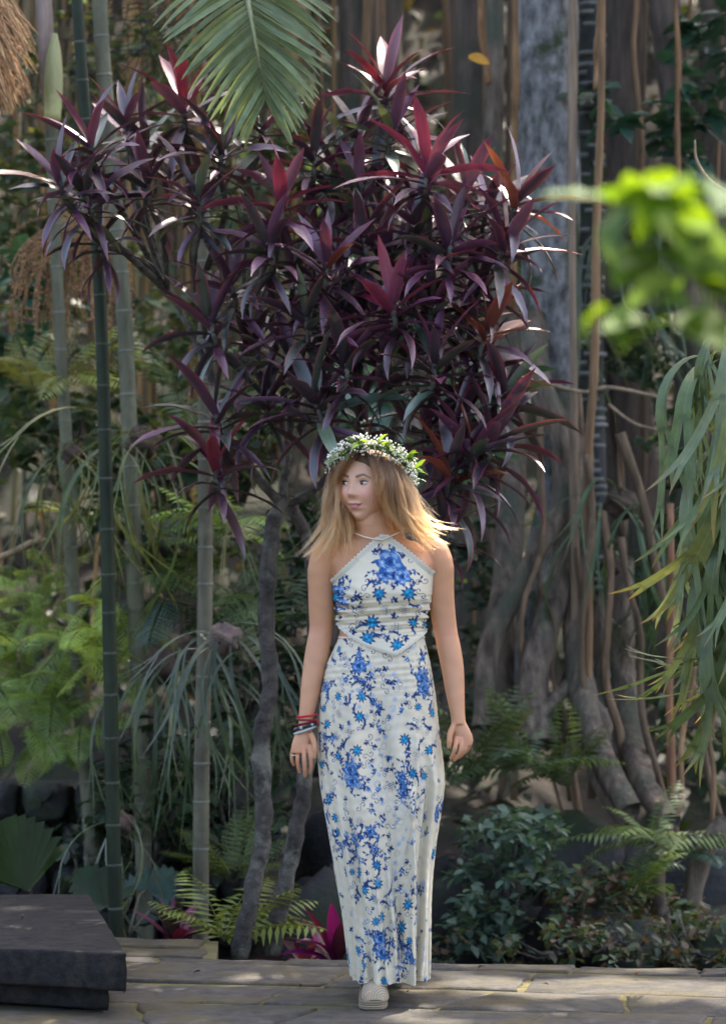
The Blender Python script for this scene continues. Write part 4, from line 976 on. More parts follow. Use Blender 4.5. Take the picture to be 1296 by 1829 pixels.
hD = [(925, 352, 10.1, 20, 1.05, 'orange', .35, N7), (905, 430, 10.0, 21, 1.05, 'purple', .4, N7), (862, 500, 10.1, 20, 1.0, 'dark', .3, N7), (868, 590, 10.0, 20, 1.0, 'orange', .3, N7), (845, 660, 10.1, 19, 1.0, 'dark', .2, N8), (885, 775, 9.95, 18, 1.1, 'dark', .35, N8), (805, 835, 9.9, 18, 1.05, 'orange', .15, N8), (790, 935, 9.95, 14, .95, 'dark', .2, (770, 960, 10.2)), (820, 745, 10.1, 17, 1.0, 'dark', .15, N8), (870, 370, 10.3, 19, 1., 'dark', .2, N7), (825, 560, 10.2, 20, .95, 'purple', .1, N7)]
hA += [(105, 320, 10.1, 18, .95, 'purple', -.4, N2), (225, 215, 10.45, 18, .9, 'dark', -.1, N2), (310, 430, 10.2, 18, .9, 'purple', -.2, N1), (420, 400, 10.25, 18, .9, 'dark', 0, N1)]
hD += [(905, 690, 10.05, 18, 1.05, 'dark', .3, N8), (845, 800, 9.95, 17, 1.1, 'purple', .2, N8), (760, 745, 10.1, 18, 1.05, 'dark', .0, N8), (640, 725, 10.15, 18, 1.05, 'dark', -.1, N8)]
hB += [(470, 705, 10.1, 18, 1.05, 'dark', -.25, N4), (610, 560, 10.15, 19, .95, 'dark', 0, N5), (520, 640, 10.1, 17, 1.0, 'dark', -.1, N4), (600, 300, 10.4, 18, .95, 'dark', 0, (560, 480, 10.5))]
c1 = cordyline('tall cordyline spreading to the far left over the thin green canes', [[(428, 1712, 10.45, 34), (448, 1600, 10.4, 32), (470, 1480, 10.4, 31), (466, 1330, 10.4, 33), (482, 1230, 10.4, 30), (474, 1090, 10.4, 30), (484, 960, 10.4, 30), (505, 890, 10.4, 28)],
    [(500, 900, 10.4, 17), (440, 825, 10.3, 17), (402, 780, 10.2, 17), (385, 690, 10.4, 15), (372, 610, 10.5, 14), (345, 470, 10.5, 12)], [(385, 690, 10.4, 11), (330, 570, 10.5, 10), (290, 500, 10.6, 10), (230, 450, 10.6, 8)], [(402, 780, 10.2, 11), (428, 700, 10.4, 10), (440, 440, 10.5, 8)]], hA[:15], tuple(P(428, 1712, 10.45)))
c2 = cordyline('middle cordyline with drooping purple leaves right above the flower crown', [[(486, 1705, 10.6, 34), (505, 1600, 10.6, 32), (530, 1480, 10.6, 30), (548, 1370, 10.6, 28), (560, 1200, 10.6, 26), (556, 1000, 10.5, 24), (520, 900, 10.45, 22)],
    [(505, 890, 10.4, 17), (512, 820, 10.4, 16), (522, 740, 10.35, 15), (560, 640, 10.4, 14), (560, 480, 10.5, 11)], [(500, 905, 10.4, 16), (555, 880, 10.4, 15), (590, 830, 10.4, 14), (575, 740, 10.3, 12), (620, 520, 10.5, 10)], [(522, 740, 10.35, 12), (450, 660, 10.4, 11), (430, 640, 10.5, 10)]], hB, tuple(P(486, 1705, 10.6)))
c3 = cordyline('cordyline with bright pink top rosettes rising behind the person on the grey trunk side', [[(690, 1730, 10.5, 30), (700, 1500, 10.5, 28), (705, 1200, 10.5, 26), (700, 950, 10.5, 24), (702, 780, 10.45, 20), (735, 640, 10.4, 16), (745, 500, 10.3, 12)],
    [(735, 640, 10.4, 13), (700, 520, 10.5, 12), (690, 420, 10.5, 10)]], hC, tuple(P(690, 1730, 10.5)))
c4 = cordyline('cordyline with orange tinged rosettes leaning right towards the big grey trunk', [[(730, 1735, 10.7, 28), (726, 1400, 10.6, 26), (732, 1050, 10.5, 22), (745, 900, 10.4, 19), (800, 780, 10.2, 15), (815, 620, 10.4, 12)], [(738, 1000, 10.45, 12), (770, 960, 10.2, 11)]], hD, tuple(P(730, 1735, 10.7)))
print('leaves', c1, c2, c3, c4)

# ================================================================ canes (clumping palm stems) with ring scars
def cane_mat(name, c1, c2): return solid(name, c1, c2, 10, .55, .4, .004, (2, 2, .4), c3=tuple(.5 * (a + b) * 1.5 for a, b in zip(c1, c2)), spec=.22)
M_CG, M_CP, M_CB = cane_mat('dark_green_cane', (.007, .012, .005), (.020, .030, .013)), cane_mat('pale_green_cane', (.055, .056, .032), (.135, .13, .08)), cane_mat('brown_green_cane', (.06, .052, .032), (.14, .13, .085))
M_RING = solid('ring_scar', (.10, .10, .07), (.19, .185, .14), 20, .8, .3, .003)
M_RINGD = solid('dark_ring_scar', (.03, .036, .022), (.075, .08, .055), 20, .8, .3, .003)
def cane(rows, mat, label, step=.16, n=60):
    pts, rad = pxpath(rows, n); t = thing('palm_cane', tuple(pts[0]), label, 'palm stem', 'slender ringed palm stems')
    b = MB(); b.tube(pts, rad, 12); b.build('stem', mat, t)
    L = 0; nxt = step * .5
    for i in range(1, n):
        seg = (pts[i] - pts[i - 1]); l = seg.length
        while nxt < L + l:
            p = pts[i - 1] + seg * ((nxt - L) / l); dr = seg.normalized(); r = MB(); rr = rad[i]
            r.tube([p - dr * .005, p - dr * .003, p + dr * .003, p + dr * .005], [rr * 1.005, rr * 1.07, rr * 1.07, rr * 1.005], 12, cap=False); r.build('ring_scar', M_RINGD if mat is M_CG else M_RING, t); nxt += step * U(.85, 1.15)
        L += l
    return t
cane([(210, 1740, 10.7, 27), (203, 1500, 10.7, 26), (193, 1000, 10.7, 25), (182, 600, 10.7, 23), (168, 350, 10.7, 22), (150, 170, 10.7, 21), (134, -60, 10.7, 21)], M_CG, 'dark green cane standing tallest just behind the low stone step')
cane([(262, 1740, 11.8, 30), (250, 1300, 11.8, 30), (236, 900, 11.8, 30), (224, 600, 11.8, 29), (205, 350, 11.8, 28), (185, 120, 11.8, 28), (176, -60, 11.8, 27)], M_CP, 'pale grey green cane with a dark fern ball at its middle')
cane([(168, 1700, 12.0, 30), (163, 1480, 12.0, 30), (146, 1280, 12.0, 28), (130, 1050, 12.0, 25), (121, 830, 12.0, 23), (108, 600, 12.0, 22), (98, 380, 12.0, 24), (92, 190, 12.0, 26)], M_CP, 'pale leaning cane that carries the yellow leaf sheath')
cane([(358, 1720, 11.1, 30), (360, 1400, 11.1, 29), (366, 1100, 11.1, 28), (367, 800, 11.1, 27), (366, 550, 11.1, 25), (362, 300, 11.1, 22)], M_CB, 'brown olive cane left of the crooked grey cordyline trunk')
sh = thing('leaf_sheath', tuple(P(95, 200, 12)), 'smooth yellow green leaf sheath wrapping the top of a palm cane', 'leaf sheath')
b = MB(); q, r = pxpath([(94, 215, 11.98, 30), (96, 150, 11.97, 34), (97, 95, 11.97, 26), (99, 60, 11.97, 8)], 18); b.tube(q, r, 12); b.build('green_sheath', cane_mat('yellow_sheath', (.25, .26, .10), (.42, .40, .20)), sh)
b = MB(); q, r = pxpath([(92, 190, 12.02, 30), (84, 100, 12.02, 32), (78, 0, 12.02, 30), (72, -70, 12.02, 28)], 18); b.tube(q, r, 12); b.build('brown_sheath', cane_mat('brown_sheath', (.16, .12, .09), (.34, .25, .20)), sh)

# ================================================================ palm frond hanging in from above
fr = thing('palm_frond', tuple(P(438, -40, 9.85)), 'large pale green feather palm frond hanging down from above', 'palm frond')
rp, rr = pxpath([(415, -150, 10.0, 13), (434, -50, 9.9, 11), (450, 40, 9.85, 9), (464, 115, 9.85, 6), (474, 172, 9.87, 3)], 40)
b = MB(); b.tube(rp, rr, 8); b.build('rachis', solid('rachis', (.18, .2, .09), (.3, .3, .15), 20, .5, .2), fr)
PL = [blade('leaflet', .36, .027, bb, M_LEAF, 10, lambda t: math.sin(math.pi * min(1, t * .86 + .13)) ** .7, .5) for bb in (.15, .45, .75, 1.0)]
for i in range(3, 40):
    for s in (-1, 1):
        if s < 0 and i % 2 and i < 6: continue
        p = rp[i]; f = i / 39; ln = lerp(1.0, .52, max(0, f - .25) / .75) * U(.9, 1.06)
        dirx = s * lerp(1.15, .42, f ** 1.3) + U(-.06, .06); dz = -lerp(.50, .95, f) + U(-.08, .08)
        if s > 0: dz += .16
        dv = Vector((dirx, U(-.25, .05), dz)).normalized(); up = Vector((U(-.2, .2), -.75, .65)); x = dv.cross(up).normalized(); z = x.cross(dv)
        M = Matrix(((x.x, dv.x, z.x, p.x), (x.y, dv.y, z.y, p.y), (x.z, dv.z, z.z, p.z), (0, 0, 0, 1))) @ Matrix.Diagonal((ln ** .4, ln, ln, 1))
        o = put('leaflet', rnd.choice(PL[:2]), fr, M); k = U(.8, 1.25); o.color = (.15 * k, .20 * k, .10 * k, 1)

# ================================================================ ferns
def fern_mesh(L, W_, n, bend, sub=0, mat=None, wp=.5):
    b = MB(); p = Vector((0, 0, 0)); pts = [p.copy()]; ds = []
    for i in range(n):
        a = -bend * (i / n) ** 1.2; d = Vector((0, math.cos(a), math.sin(a))); ds.append(d); p = p + d * (L / n); pts.append(p.copy())
    b.tube(pts[::2] + ([pts[-1]] if n % 2 else []), [.0028 * (L / .5) * (1 - .8 * i / (n / 2 + 1)) for i in range(len(pts[::2]) + (1 if n % 2 else 0))], 4, (.7, .6, .4), False)
    for i in range(1, n):
        t = i / n; d = ds[i]; up = Vector((0, -d.z, d.y)); w_ = W_ / 2 * (math.sin(math.pi * min(1, t * .82 + .16)) ** .9) * (1 - max(0, t - .85) * 3)
        for s in (-1, 1):
            o = pts[i]; dr = (Vector((s, 0, 0)) + d * .45 - up * U(.05, .3)).normalized(); sd_ = dr.cross(up).normalized() * (L / n * wp)
            tip = o + dr * w_ - up * w_ * .18
            k = U(.85, 1.15); c = (k, k, k)
            if not sub:
                m1 = o.lerp(tip, .45) + up * w_ * .05
                b.add([o, m1 + sd_, m1 - sd_, tip], [(0, 2, 3, 1)], [(.5, 0), (0, .5), (1, .5), (.5, 1)], c)
            else:
                for j in range(1, sub + 1):
                    f = j / (sub + .3); q = o.lerp(tip, f); l2 = w_ / sub * 1.5 * (1 - .45 * f)
                    for s2 in (-1, 1):
                        e = (dr * .5 + sd_.normalized() * s2).normalized(); m = q + e * l2 * .55; x = dr * l2 * .36
                        b.add([q, m + x, q + e * l2 - up * l2 * .2, m - x], [(0, 1, 2, 3)], [(.5, 0), (0, .5), (.5, 1), (1, .5)], c)
    return b.mesh('frond', mat or M_LEAF)
FM = {'sword': [fern_mesh(.55, .12, 26, bb) for bb in (.5, 1.0, 1.5)], 'lace': [fern_mesh(.5, .26, 15, bb, 6) for bb in (.4, .8, 1.3)], 'big': [fern_mesh(.8, .36, 20, bb, 7) for bb in (.5, .9)],
      'feather': [fern_mesh(.6, .30, 16, bb, 0, None, .33) for bb in (.5, .9, 1.3)]}
def fern(px, py, d, kind, n, s, colr, label, el=(15, 70), az=None, group='ferns of the garden', grow=None):
    p = P(px, py, d); t = thing('fern', tuple(p), label, 'fern', group)
    for k in range(n):
        a = U(0, 6.28) if az is None else R(U(*az)); kk = U(.95, 1.75)
        o = put('frond', rnd.choice(FM[kind]), t, aim(p + Vector((U(-1, 1), U(-1, 1), U(-1, 1))) * (grow or .03), a, R(U(*el)), U(-.4, .4), s * U(.7, 1.15)))
        o.color = (colr[0] * kk, colr[1] * kk, colr[2] * kk * U(.7, 1.2), 1)
    return t
BR, YG, DK, TL = (.165, .245, .065), (.19, .22, .055), (.035, .06, .028), (.045, .085, .055)
G1 = 'bright lacy ferns on the shaded wall'
for i, (px, py, d, n, s, lb) in enumerate([(20, 1130, 12.1, 11, .8, 'bright lacy fern at the far left edge, above the shaded wall'), (95, 1090, 12.3, 11, .8, 'bright lacy fern between the left edge and the leaning pale cane, upper row'), (70, 1200, 11.9, 12, .85, 'bright lacy fern hanging in the middle of the left bank'),
        (15, 1260, 11.9, 11, .85, 'bright lacy fern low at the far left edge, over the dark recess'), (105, 1290, 11.8, 11, .8, 'bright lacy fern lowest beside the leaning pale cane'), (165, 1120, 11.7, 10, .8, 'yellowish lacy fern right behind the tall dark green cane'),
        (215, 1170, 11.9, 10, .75, 'lacy fern in the gap right of the tall dark green cane'), (175, 1240, 12.1, 10, .8, 'lacy fern low between the two nearest canes'), (50, 1050, 12.5, 10, .7, 'small bright fern topmost of the left bank')]):
    fern(px, py, d, 'lace', 17, s * .62, BR if i != 5 else (.24, .32, .05), lb, (-50, 55), None, G1, .13)
fern(60, 690, 12.2, 'lace', 8, .8, (.16, .17, .05), 'yellow olive fern arching over the left edge below the flower strands', (0, 70))
fern(130, 660, 12.0, 'feather', 6, .55, YG, 'yellow green fern tuft beside the leaning cane at mid height', (-10, 60))
fern(10, 800, 12.6, 'lace', 8, .8, DK, 'dark fern at the left edge above the bare twig', (-30, 60))
fern(40, 905, 12.0, 'sword', 3, .62, (.30, .34, .13), 'pale yellow sword fern frond reaching out over the bare twig', (5, 25), (-10, 30))
fern(415, 940, 11.6, 'feather', 9, .6, (.13, .20, .05), 'bright feathery fern between the olive cane and the crooked trunk', (-10, 60))
fern(300, 960, 11.9, 'lace', 10, .85, (.06, .095, .055), 'grey green fern clump behind the two middle canes', (-20, 60))
fern(290, 1080, 11.8, 'lace', 10, .85, (.05, .08, .05), 'dark bluish fern low between the middle canes', (-30, 60))
fern(420, 1060, 11.7, 'lace', 9, .8, (.06, .10, .04), 'mid green fern just left of the crooked trunk', (-30, 60))
fern(300, 700, 12.4, 'feather', 8, .7, (.06, .09, .045), 'dull green fern high between the canes under the purple leaves', (-20, 60))
fern(420, 1560, 11.2, 'lace', 10, .7, (.07, .10, .03), 'olive fern at the foot of the crooked trunk', (0, 70))
fern(520, 1300, 11.6, 'lace', 10, .8, (.035, .06, .03), 'dark fern behind the hand with the bracelets', (-30, 60))
fern(530, 1110, 11.8, 'feather', 9, .8, (.05, .085, .04), 'glossy fern behind the bare arm on the crooked trunk side', (-10, 60))
for i, (px, py, d, n, s, c, lb) in enumerate([(1170, 1500, 11.8, 10, .62, (.085, .13, .045), 'upright green fern on the root covered bank at lower right'), (1120, 1590, 11.7, 9, .55, (.09, .14, .05), 'small green fern right of the teal shrub'), (1230, 1540, 11.9, 8, .5, TL, 'small teal fern beside the looping root'),
        (930, 1370, 12.1, 11, .7, (.06, .10, .05), 'arching fern above the teal shrub at the root tips'), (840, 1360, 12.0, 9, .65, (.07, .10, .04), 'fern behind the free hand without bracelets'), (1010, 1380, 12.3, 9, .6, (.06, .095, .04), 'fern among the lowest grey roots')]):
    fern(px, py, d, 'feather', n, s, c, lb, (5, 75))

# ================================================================ antler ferns: long hanging straps that fork at the ends
def antler(L, W_, bend, seed, forks=2, tipbrown=True, split=.55):
    rg = random.Random(seed); b = MB()
    def ribbon(p, a0, a1, h0, h1, l, w0, w1, depth, tot):
        n = 9 if depth == 0 else 6; V = []; UV = []; Cc = []; q = p.copy()
        for i in range(n + 1):
            t = i / n; a = lerp(a0, a1, t); hh_ = lerp(h0, h1, t)
            d = Vector((math.sin(hh_) * math.cos(a * .3), math.cos(a) * math.cos(hh_), math.sin(a) * math.cos(hh_))).normalized(); up = Vector((0, -math.sin(a), math.cos(a)))
            if i: q = q + d * (l / n)
            side = d.cross(up).normalized(); w_ = lerp(w0, w1, t) / 2
            if depth == forks: w_ = w0 / 2 * (1 - t ** 1.6) + .0006
            curl = up * (.35 * w_)
            fr_ = tot + (1 - tot) * t * .5 if depth else t * .4
            k = 1.0; cc = Vector((1, 1, 1)) if depth < forks else Vector((1, 1, 1)).lerp(Vector((1.7, .85, .7)) if tipbrown else Vector((1, 1, .8)), t ** 2)
            for u in (-1, 0, 1): V.append(q + side * (w_ * u) + (curl if u else Vector())); UV.append(((u + 1) / 2, fr_)); Cc.append(tuple(cc))
        b.add(V, grid_faces(n + 1, 3, False), UV, Cc)
        if depth < forks:
            m = 2 if rg.random() < .7 else 3
            for k in range(m):
                o = (k - (m - 1) / 2); a2 = a1 + rg.uniform(-.35, .35)
                ribbon(q - d * (w1 * .25) + side * (o * w1 / m), a1, a2, h1 + o * .25, h1 + o * rg.uniform(.3, .65), l * rg.uniform(.45, .75) * (1 if depth == 0 else .8), w1 / m * 1.12, w1 / m * (1.25 if depth + 1 < forks else .5), depth + 1, .5 + .2 * depth)
    ribbon(Vector((0, 0, 0)), 0, -bend, 0, rg.uniform(-.25, .25), L * split, W_ * .35, W_, 0, 0)
    return b.mesh('frond', M_STAG)
AM = [antler(1.0, U(.06, .115), bb, i, 2) for i, bb in enumerate((1.7, 1.9, 2.1, 2.3, 1.8, 2.0, 1.75, 2.2))]
SM = [antler(1.0, U(.026, .04), bb, 40 + i, 1, False, .8) for i, bb in enumerate((1.5, 1.8, 2.0, 1.7, 2.2))]
def antlerfern(px, py, d, label, fronds, meshes, cols, shield=None, sr=.1, scol=None, name='staghorn_fern'):
    p = P(px, py, d); t = thing(name, tuple(p), label, 'staghorn fern', 'staghorn ferns')
    if shield:
        b = MB(); V = []; n, m = 18, 10
        for i in range(m + 1):
            ph = -math.pi / 2 + math.pi * i / m
            for k in range(n):
                a = 2 * math.pi * k / n; r = sr * (1 + .22 * math.sin(3 * a + ph * 4) + U(-.1, .1)); V.append(p + Vector((r * 1.2 * math.cos(a) * math.cos(ph), r * .8 * math.sin(a) * math.cos(ph), r * math.sin(ph))))
        b.add(V, grid_faces(m + 1, n)); b.build('shield', shield, t)
    for (dx, dy, dz, az, el, s, me_i) in fronds:
        o = put('frond', meshes[me_i % len(meshes)], t, aim(p + Vector((dx, dy, dz)), az, el, U(-.3, .3), s, s * U(.8, 1.2)))
        c = rnd.choice(cols); k = U(.8, 1.25); o.color = (c[0] * k, c[1] * k, c[2] * k, 1)
    return t
SC = [(.16, .215, .11), (.13, .18, .10), (.21, .26, .085), (.10, .15, .075), (.24, .28, .10), (.17, .225, .13), (.10, .15, .06)]
fl = []
for i in range(84):
    z = U(-.74, .10); az = R(rnd.choice((U(175, 225), U(210, 280), U(235, 320)))); f = (z + .74) / .84
    fl.append((U(-.03, .06), U(-.10, .08), z, az, R(lerp(-35, 38, f) + U(-25, 12)), U(.24, .42) if az < R(215) else U(.36, .74), i))
antlerfern(1302, 645, 9.2, 'big hanging staghorn fern with forked silvery green straps at right edge', fl, AM, SC, solid('shield_frond', (.07, .06, .035), (.16, .13, .07), 14), .05)
M_SHB = solid('brown_shield', (.045, .03, .022), (.13, .085, .065), 16, .9, .9, .02); M_SHP = solid('pinkish_shield', (.10, .07, .06), (.24, .17, .15), 12, .85, .8, .02)
def hang(n, s0, s1, sp=.08): return [(U(-sp, sp), U(-sp, sp * .3), U(-.05, .05), U(0, 6.28) if rnd.random() < .4 else R(U(180, 360)), R(U(-45, 50)), U(s0, s1), i) for i in range(n)]
GR = [(.095, .125, .045), (.07, .10, .04), (.13, .15, .055), (.15, .155, .065)]
antlerfern(255, 790, 11.65, 'staghorn fern with a brown root ball on the pale grey green cane', hang(24, .45, .8, .1), SM, GR, M_SHB, .055)
antlerfern(128, 810, 11.9, 'grey green strap fern clasping the leaning pale cane', hang(18, .35, .6, .06), SM, GR, M_SHB, .035)
antlerfern(400, 1140, 11.0, 'staghorn fern with pinkish brown shield on the olive cane', hang(20, .42, .66, .09), SM, [(.055, .085, .06), (.07, .10, .075), (.09, .12, .09)], M_SHP, .05)
antlerfern(290, 1190, 11.6, 'bluish strap fern hanging low between the middle canes', hang(20, .45, .75, .1), SM, [(.055, .09, .045), (.075, .11, .055), (.045, .07, .035)], M_SHB, .06)
antlerfern(215, 1470, 11.2, 'pale strap fern at the foot of the dark green cane', hang(10, .3, .5, .05), SM, [(.14, .16, .11), (.10, .12, .08)], M_SHB, .04)
antlerfern(1108, 900, 13.0, 'green strap fern hanging against the dark hollow right of the tan vine', hang(18, .5, .85, .1), SM, [(.05, .095, .045), (.07, .12, .06)], M_SHB, .06)
antlerfern(1130, 400, 13.4, 'grey green strap fern high on the shaded root wall', hang(18, .55, .9, .12), SM, [(.06, .085, .05), (.08, .10, .065)], M_SHB, .06)
antlerfern(1090, 1010, 13.1, 'small green strap fern low beside the tan vine', hang(12, .3, .5, .06), SM, [(.05, .095, .045), (.06, .10, .05)], M_SHB, .04)
# ================================================================ the banyan: trunk, hanging roots, root fans, unseen crown added for shade
ban = thing('banyan_tree', tuple(P(975, 1300, 13.2)), 'old grey banyan with a lichened trunk and many hanging roots', 'banyan tree')
def wood(name, rows, mat, n=40, seg=14, rough=.10, flute=0, parent=ban, c=None):
    pts, rad = pxpath(rows, n); b = MB(); V = []; ph = U(0, 6)
    for i, (p, r) in enumerate(zip(pts, rad)):
        tdir = (pts[min(i + 1, n - 1)] - pts[max(0, i - 1)]).normalized(); u = tdir.cross(Vector((0, 1, 0))).normalized(); w_ = tdir.cross(u)
        for k in range(seg):
            a = 2 * math.pi * k / seg
            f = 1 + rough * (math.sin(3 * a + ph + i * .13) * .6 + math.sin(7 * a - i * .21 + ph) * .4 + .5 * math.sin(i * .9 + 2 * a)) + flute * abs(math.sin(2.5 * a + ph)) + U(-.03, .03)
            V.append(p + (u * math.cos(a) + w_ * math.sin(a)) * r * f)
    b.add(V, grid_faces(n, seg) + [tuple(range(seg)), tuple((n - 1) * seg + k for k in range(seg))[::-1]], None, c); return b.build(name, mat, parent)
wood('trunk', [(968, -260, 13.2, 104), (972, 0, 13.2, 106), (980, 300, 13.2, 104), (984, 560, 13.2, 92), (990, 700, 13.2, 72), (986, 850, 13.2, 50), (960, 1000, 13.2, 44), (944, 1160, 13.2, 46), (940, 1330, 13.2, 60)], M_BANYL, 60, 28, .07, .08)
for rows in ([(882, -150, 14, 30), (884, 100, 14, 30), (880, 300, 14, 34), (900, 560, 14, 40), (915, 800, 13.8, 42), (905, 1000, 13.5, 46), (892, 1150, 13.3, 52), (905, 1330, 13.2, 62)],
             [(1000, 700, 13.1, 46), (1016, 850, 13.0, 42), (1010, 1000, 13.0, 44), (975, 1120, 12.9, 48), (950, 1230, 12.8, 50), (960, 1330, 12.7, 62)], [(1035, 760, 13.1, 40), (1040, 980, 13.0, 42), (1030, 1150, 12.9, 46), (1050, 1280, 12.7, 44), (1085, 1370, 12.5, 40), (1125, 1450, 12.3, 38)],
             [(1110, 1000, 13.3, 38), (1112, 1200, 13.1, 42), (1128, 1320, 12.9, 46), (1148, 1400, 12.6, 42), (1195, 1470, 12.3, 38)], [(945, 560, 13.1, 44), (960, 680, 13.0, 42), (1000, 790, 13.0, 40), (1002, 900, 13.0, 34), (960, 980, 12.9, 32), (920, 1060, 12.9, 34), (872, 1160, 12.9, 38), (865, 1300, 12.8, 44)],
             [(1065, 1060, 13, 26), (1072, 1230, 12.9, 28), (1040, 1310, 12.8, 30), (1000, 1390, 12.6, 34)], [(1055, 1180, 12.9, 22), (1000, 1240, 12.8, 24), (960, 1280, 12.7, 26), (900, 1350, 12.6, 28)], [(1020, 1220, 12.8, 18), (1080, 1290, 12.7, 20), (1060, 1380, 12.6, 22), (1120, 1480, 12.4, 24)]):
    wood('root', rows, M_BANY, 44, 12, .13, .15)
for rows in ([(1130, -100, 14.6, 74), (1110, 150, 14.6, 66), (1130, 330, 14.6, 70), (1120, 600, 14.6, 60), (1150, 900, 14.5, 56), (1180, 1250, 14.4, 70)], [(1170, -100, 14.2, 54), (1196, 110, 14.2, 48), (1215, 320, 14.2, 50), (1235, 620, 14.2, 56), (1230, 900, 14.2, 60), (1245, 1300, 14.1, 80)],
             [(1000, -80, 14.8, 50), (1050, 400, 14.8, 44), (1085, 900, 14.6, 44), (1100, 1350, 14.4, 60)], [(840, -80, 15.2, 60), (838, 400, 15.2, 56), (850, 800, 15, 60), (830, 1300, 14.8, 80)], [(1285, -80, 15, 60), (1280, 500, 15, 64), (1300, 1200, 14.8, 84)], [(655, -100, 15.5, 100), (660, 400, 15.5, 90), (640, 900, 15.4, 90), (620, 1350, 15.2, 110)]):
    wood('secondary_trunk', rows, M_BANYD, 44, 18, .12, .2)
# scaly column: trunk of old leaf bases stacked in ledges
lc = thing('ringed_trunk', tuple(P(1060, 1300, 13.5)), 'scaly dark trunk with stacked pale ledges beside the big grey trunk', 'tree trunk')
b = MB(); q, r = pxpath([(1055, -60, 13.5, 44), (1052, 500, 13.5, 46), (1062, 1000, 13.5, 48), (1062, 1340, 13.4, 54)], 12); b.tube(q, r, 12); b.build('core', M_DARKROCK, lc)
M_LEDGE = solid('pale_ledge', (.07, .068, .06), (.24, .23, .21), 9, .9, .8, .02)
for i in range(96):
    f = (i + U(-.2, .2)) / 96; k = min(10, int(f * 11)); p = q[k].lerp(q[k + 1], f * 11 - k); rr = r[k] * U(.95, 1.3); a = R(U(200, 340)); b = MB()
    V = [p + Vector((rr * math.cos(a + t), rr * math.sin(a + t), 0)) * s + Vector((0, 0, z)) for z, s in ((-.012, .9), (-.004, 1.1), (.008, 1.05), (.012, .85)) for t in np.linspace(-.8, .8, 6)]
    b.add(V, grid_faces(4, 6, False)); b.build('ledge', M_LEDGE, lc)
# thin roots and vines
TAN = (1.25, 1.0, .75)
def aerial(px0, py0, px1, py1, d, w_, c, wob=8, n=14):
    rows = [(lerp(px0, px1, t) + U(-wob, wob) * math.sin(math.pi * t), lerp(py0, py1, t), d + U(-.05, .05), w_ * U(.8, 1.2)) for t in np.linspace(0, 1, 7)]
    pts, rad = pxpath(rows, n); b = MB(); b.tube(pts, rad, 6, c, noise=.15); return b.build('aerial_root', M_ROOT, ban)
for a in ((1022, -80, 1030, 1330, 12.9, 15, (1.15, 1.1, 1.05), 6), (1072, -80, 1046, 1340, 12.8, 14, (1.1, .85, .6), 14), (922, -80, 914, 560, 13.0, 13, (1.1, .8, .5), 5), (1062, 160, 1072, -60, 12.9, 9, TAN, 4), (845, -80, 872, 150, 13.5, 12, (1.2, .85, .55), 4), (1130, -80, 1146, 420, 13.4, 9, (1, .8, .6), 8), (1205, -80, 1212, 330, 13.3, 10, (1.1, .8, .55), 5), (1196, 900, 1198, 1440, 12.6, 14, (1.3, .85, .65), 4), (1240, 1180, 1200, 1520, 12.5, 10, TAN, 10), (1280, 1150, 1270, 1480, 12.4, 9, TAN, 10)): aerial(*a)
for k in range(95):                                   # the curtain behind the canes
    x = U(-40, 600); d = U(14.6, 16.8); c = rnd.choice([(1.5, 1.2, .75), (1.1, .95, .7), (.8, .75, .55), (1.7, 1.25, .65), (.6, .6, .45), (.95, 1.05, .65), (.5, .6, .4)]); kk = U(.7, 1.3)
    aerial(x, -160, x + rnd.gauss(0, 40), U(500, 1300), d, U(3, 9) if rnd.random() < .7 else U(9, 20), (c[0] * kk, c[1] * kk, c[2] * kk), 10)
for k in range(24):
    x = U(620, 1320); c = rnd.choice([(.9, .7, .55), (.6, .52, .45), (1.1, .85, .6)]); aerial(x, -160, x + U(-30, 30), U(700, 1420), U(13.8, 15.8), U(5, 15), c, 12)
for k in range(9):                                    # a tangle of thin roots low on the bank
    x = U(900, 1260); aerial(lerp(x, 1010, .55), U(700, 1050), x + U(-70, 90), U(1400, 1560), U(12.75, 13.15), U(7, 18), rnd.choice([(.8, .7, .6), (.65, .58, .5), (.95, .82, .7)]), 30, 18)
lp = [[(1296, 1460, 11.9, 30), (1262, 1510, 11.9, 36), (1240, 1580, 11.9, 38), (1238, 1630, 11.9, 34), (1275, 1650, 11.9, 26), (1330, 1630, 11.9, 26)], [(1180, 1480, 12, 24), (1175, 1580, 11.9, 24), (1190, 1660, 11.8, 22), (1185, 1740, 11.8, 22)], [(1240, 1630, 11.9, 22), (1210, 1680, 11.8, 22), (1200, 1750, 11.7, 18)], [(1290, 1640, 11.8, 18), (1270, 1700, 11.8, 18), (1280, 1760, 11.7, 16)]]
for rows in lp: wood('root', rows, M_BANY, 30, 10, .12)
# crown: unseen leaves above the frame, added and shaped to shade the garden
cr = MB()
NQ = 15000
Q = np.c_[RNG.uniform(-9, 9, NQ), RNG.uniform(10.2, 27, NQ), RNG.uniform(6.6, 9.6, NQ)]
Q[9000:, 0] = RNG.uniform(-.5, 5.5, 6000); Q[9000:, 1] = RNG.uniform(10.8, 16.5, 6000)      # extra leaves added to shade the terrace
gap = (np.sin(Q[:, 0] * 1.3 + 1.2) + np.sin(Q[:, 1] * 1.1 + .4 * Q[:, 0]) + RNG.normal(0, .6, NQ)) > -.9
lx = Q[:, 0] - Q[:, 2] / math.tan(SUN_EL) * math.sin(SUN_AZ); ly = Q[:, 1] - Q[:, 2] / math.tan(SUN_EL) * math.cos(SUN_AZ)
hole = ((lx - .85) / .75) ** 2 + ((ly - 9.30) / .24) ** 2 < 1  # opening cut so a sun patch lands on the paving
hair_gap = ((lx + .33) / .2) ** 2 + ((ly - 8.15) / .22) ** 2 < 1  # thinned to let some sun onto the hair
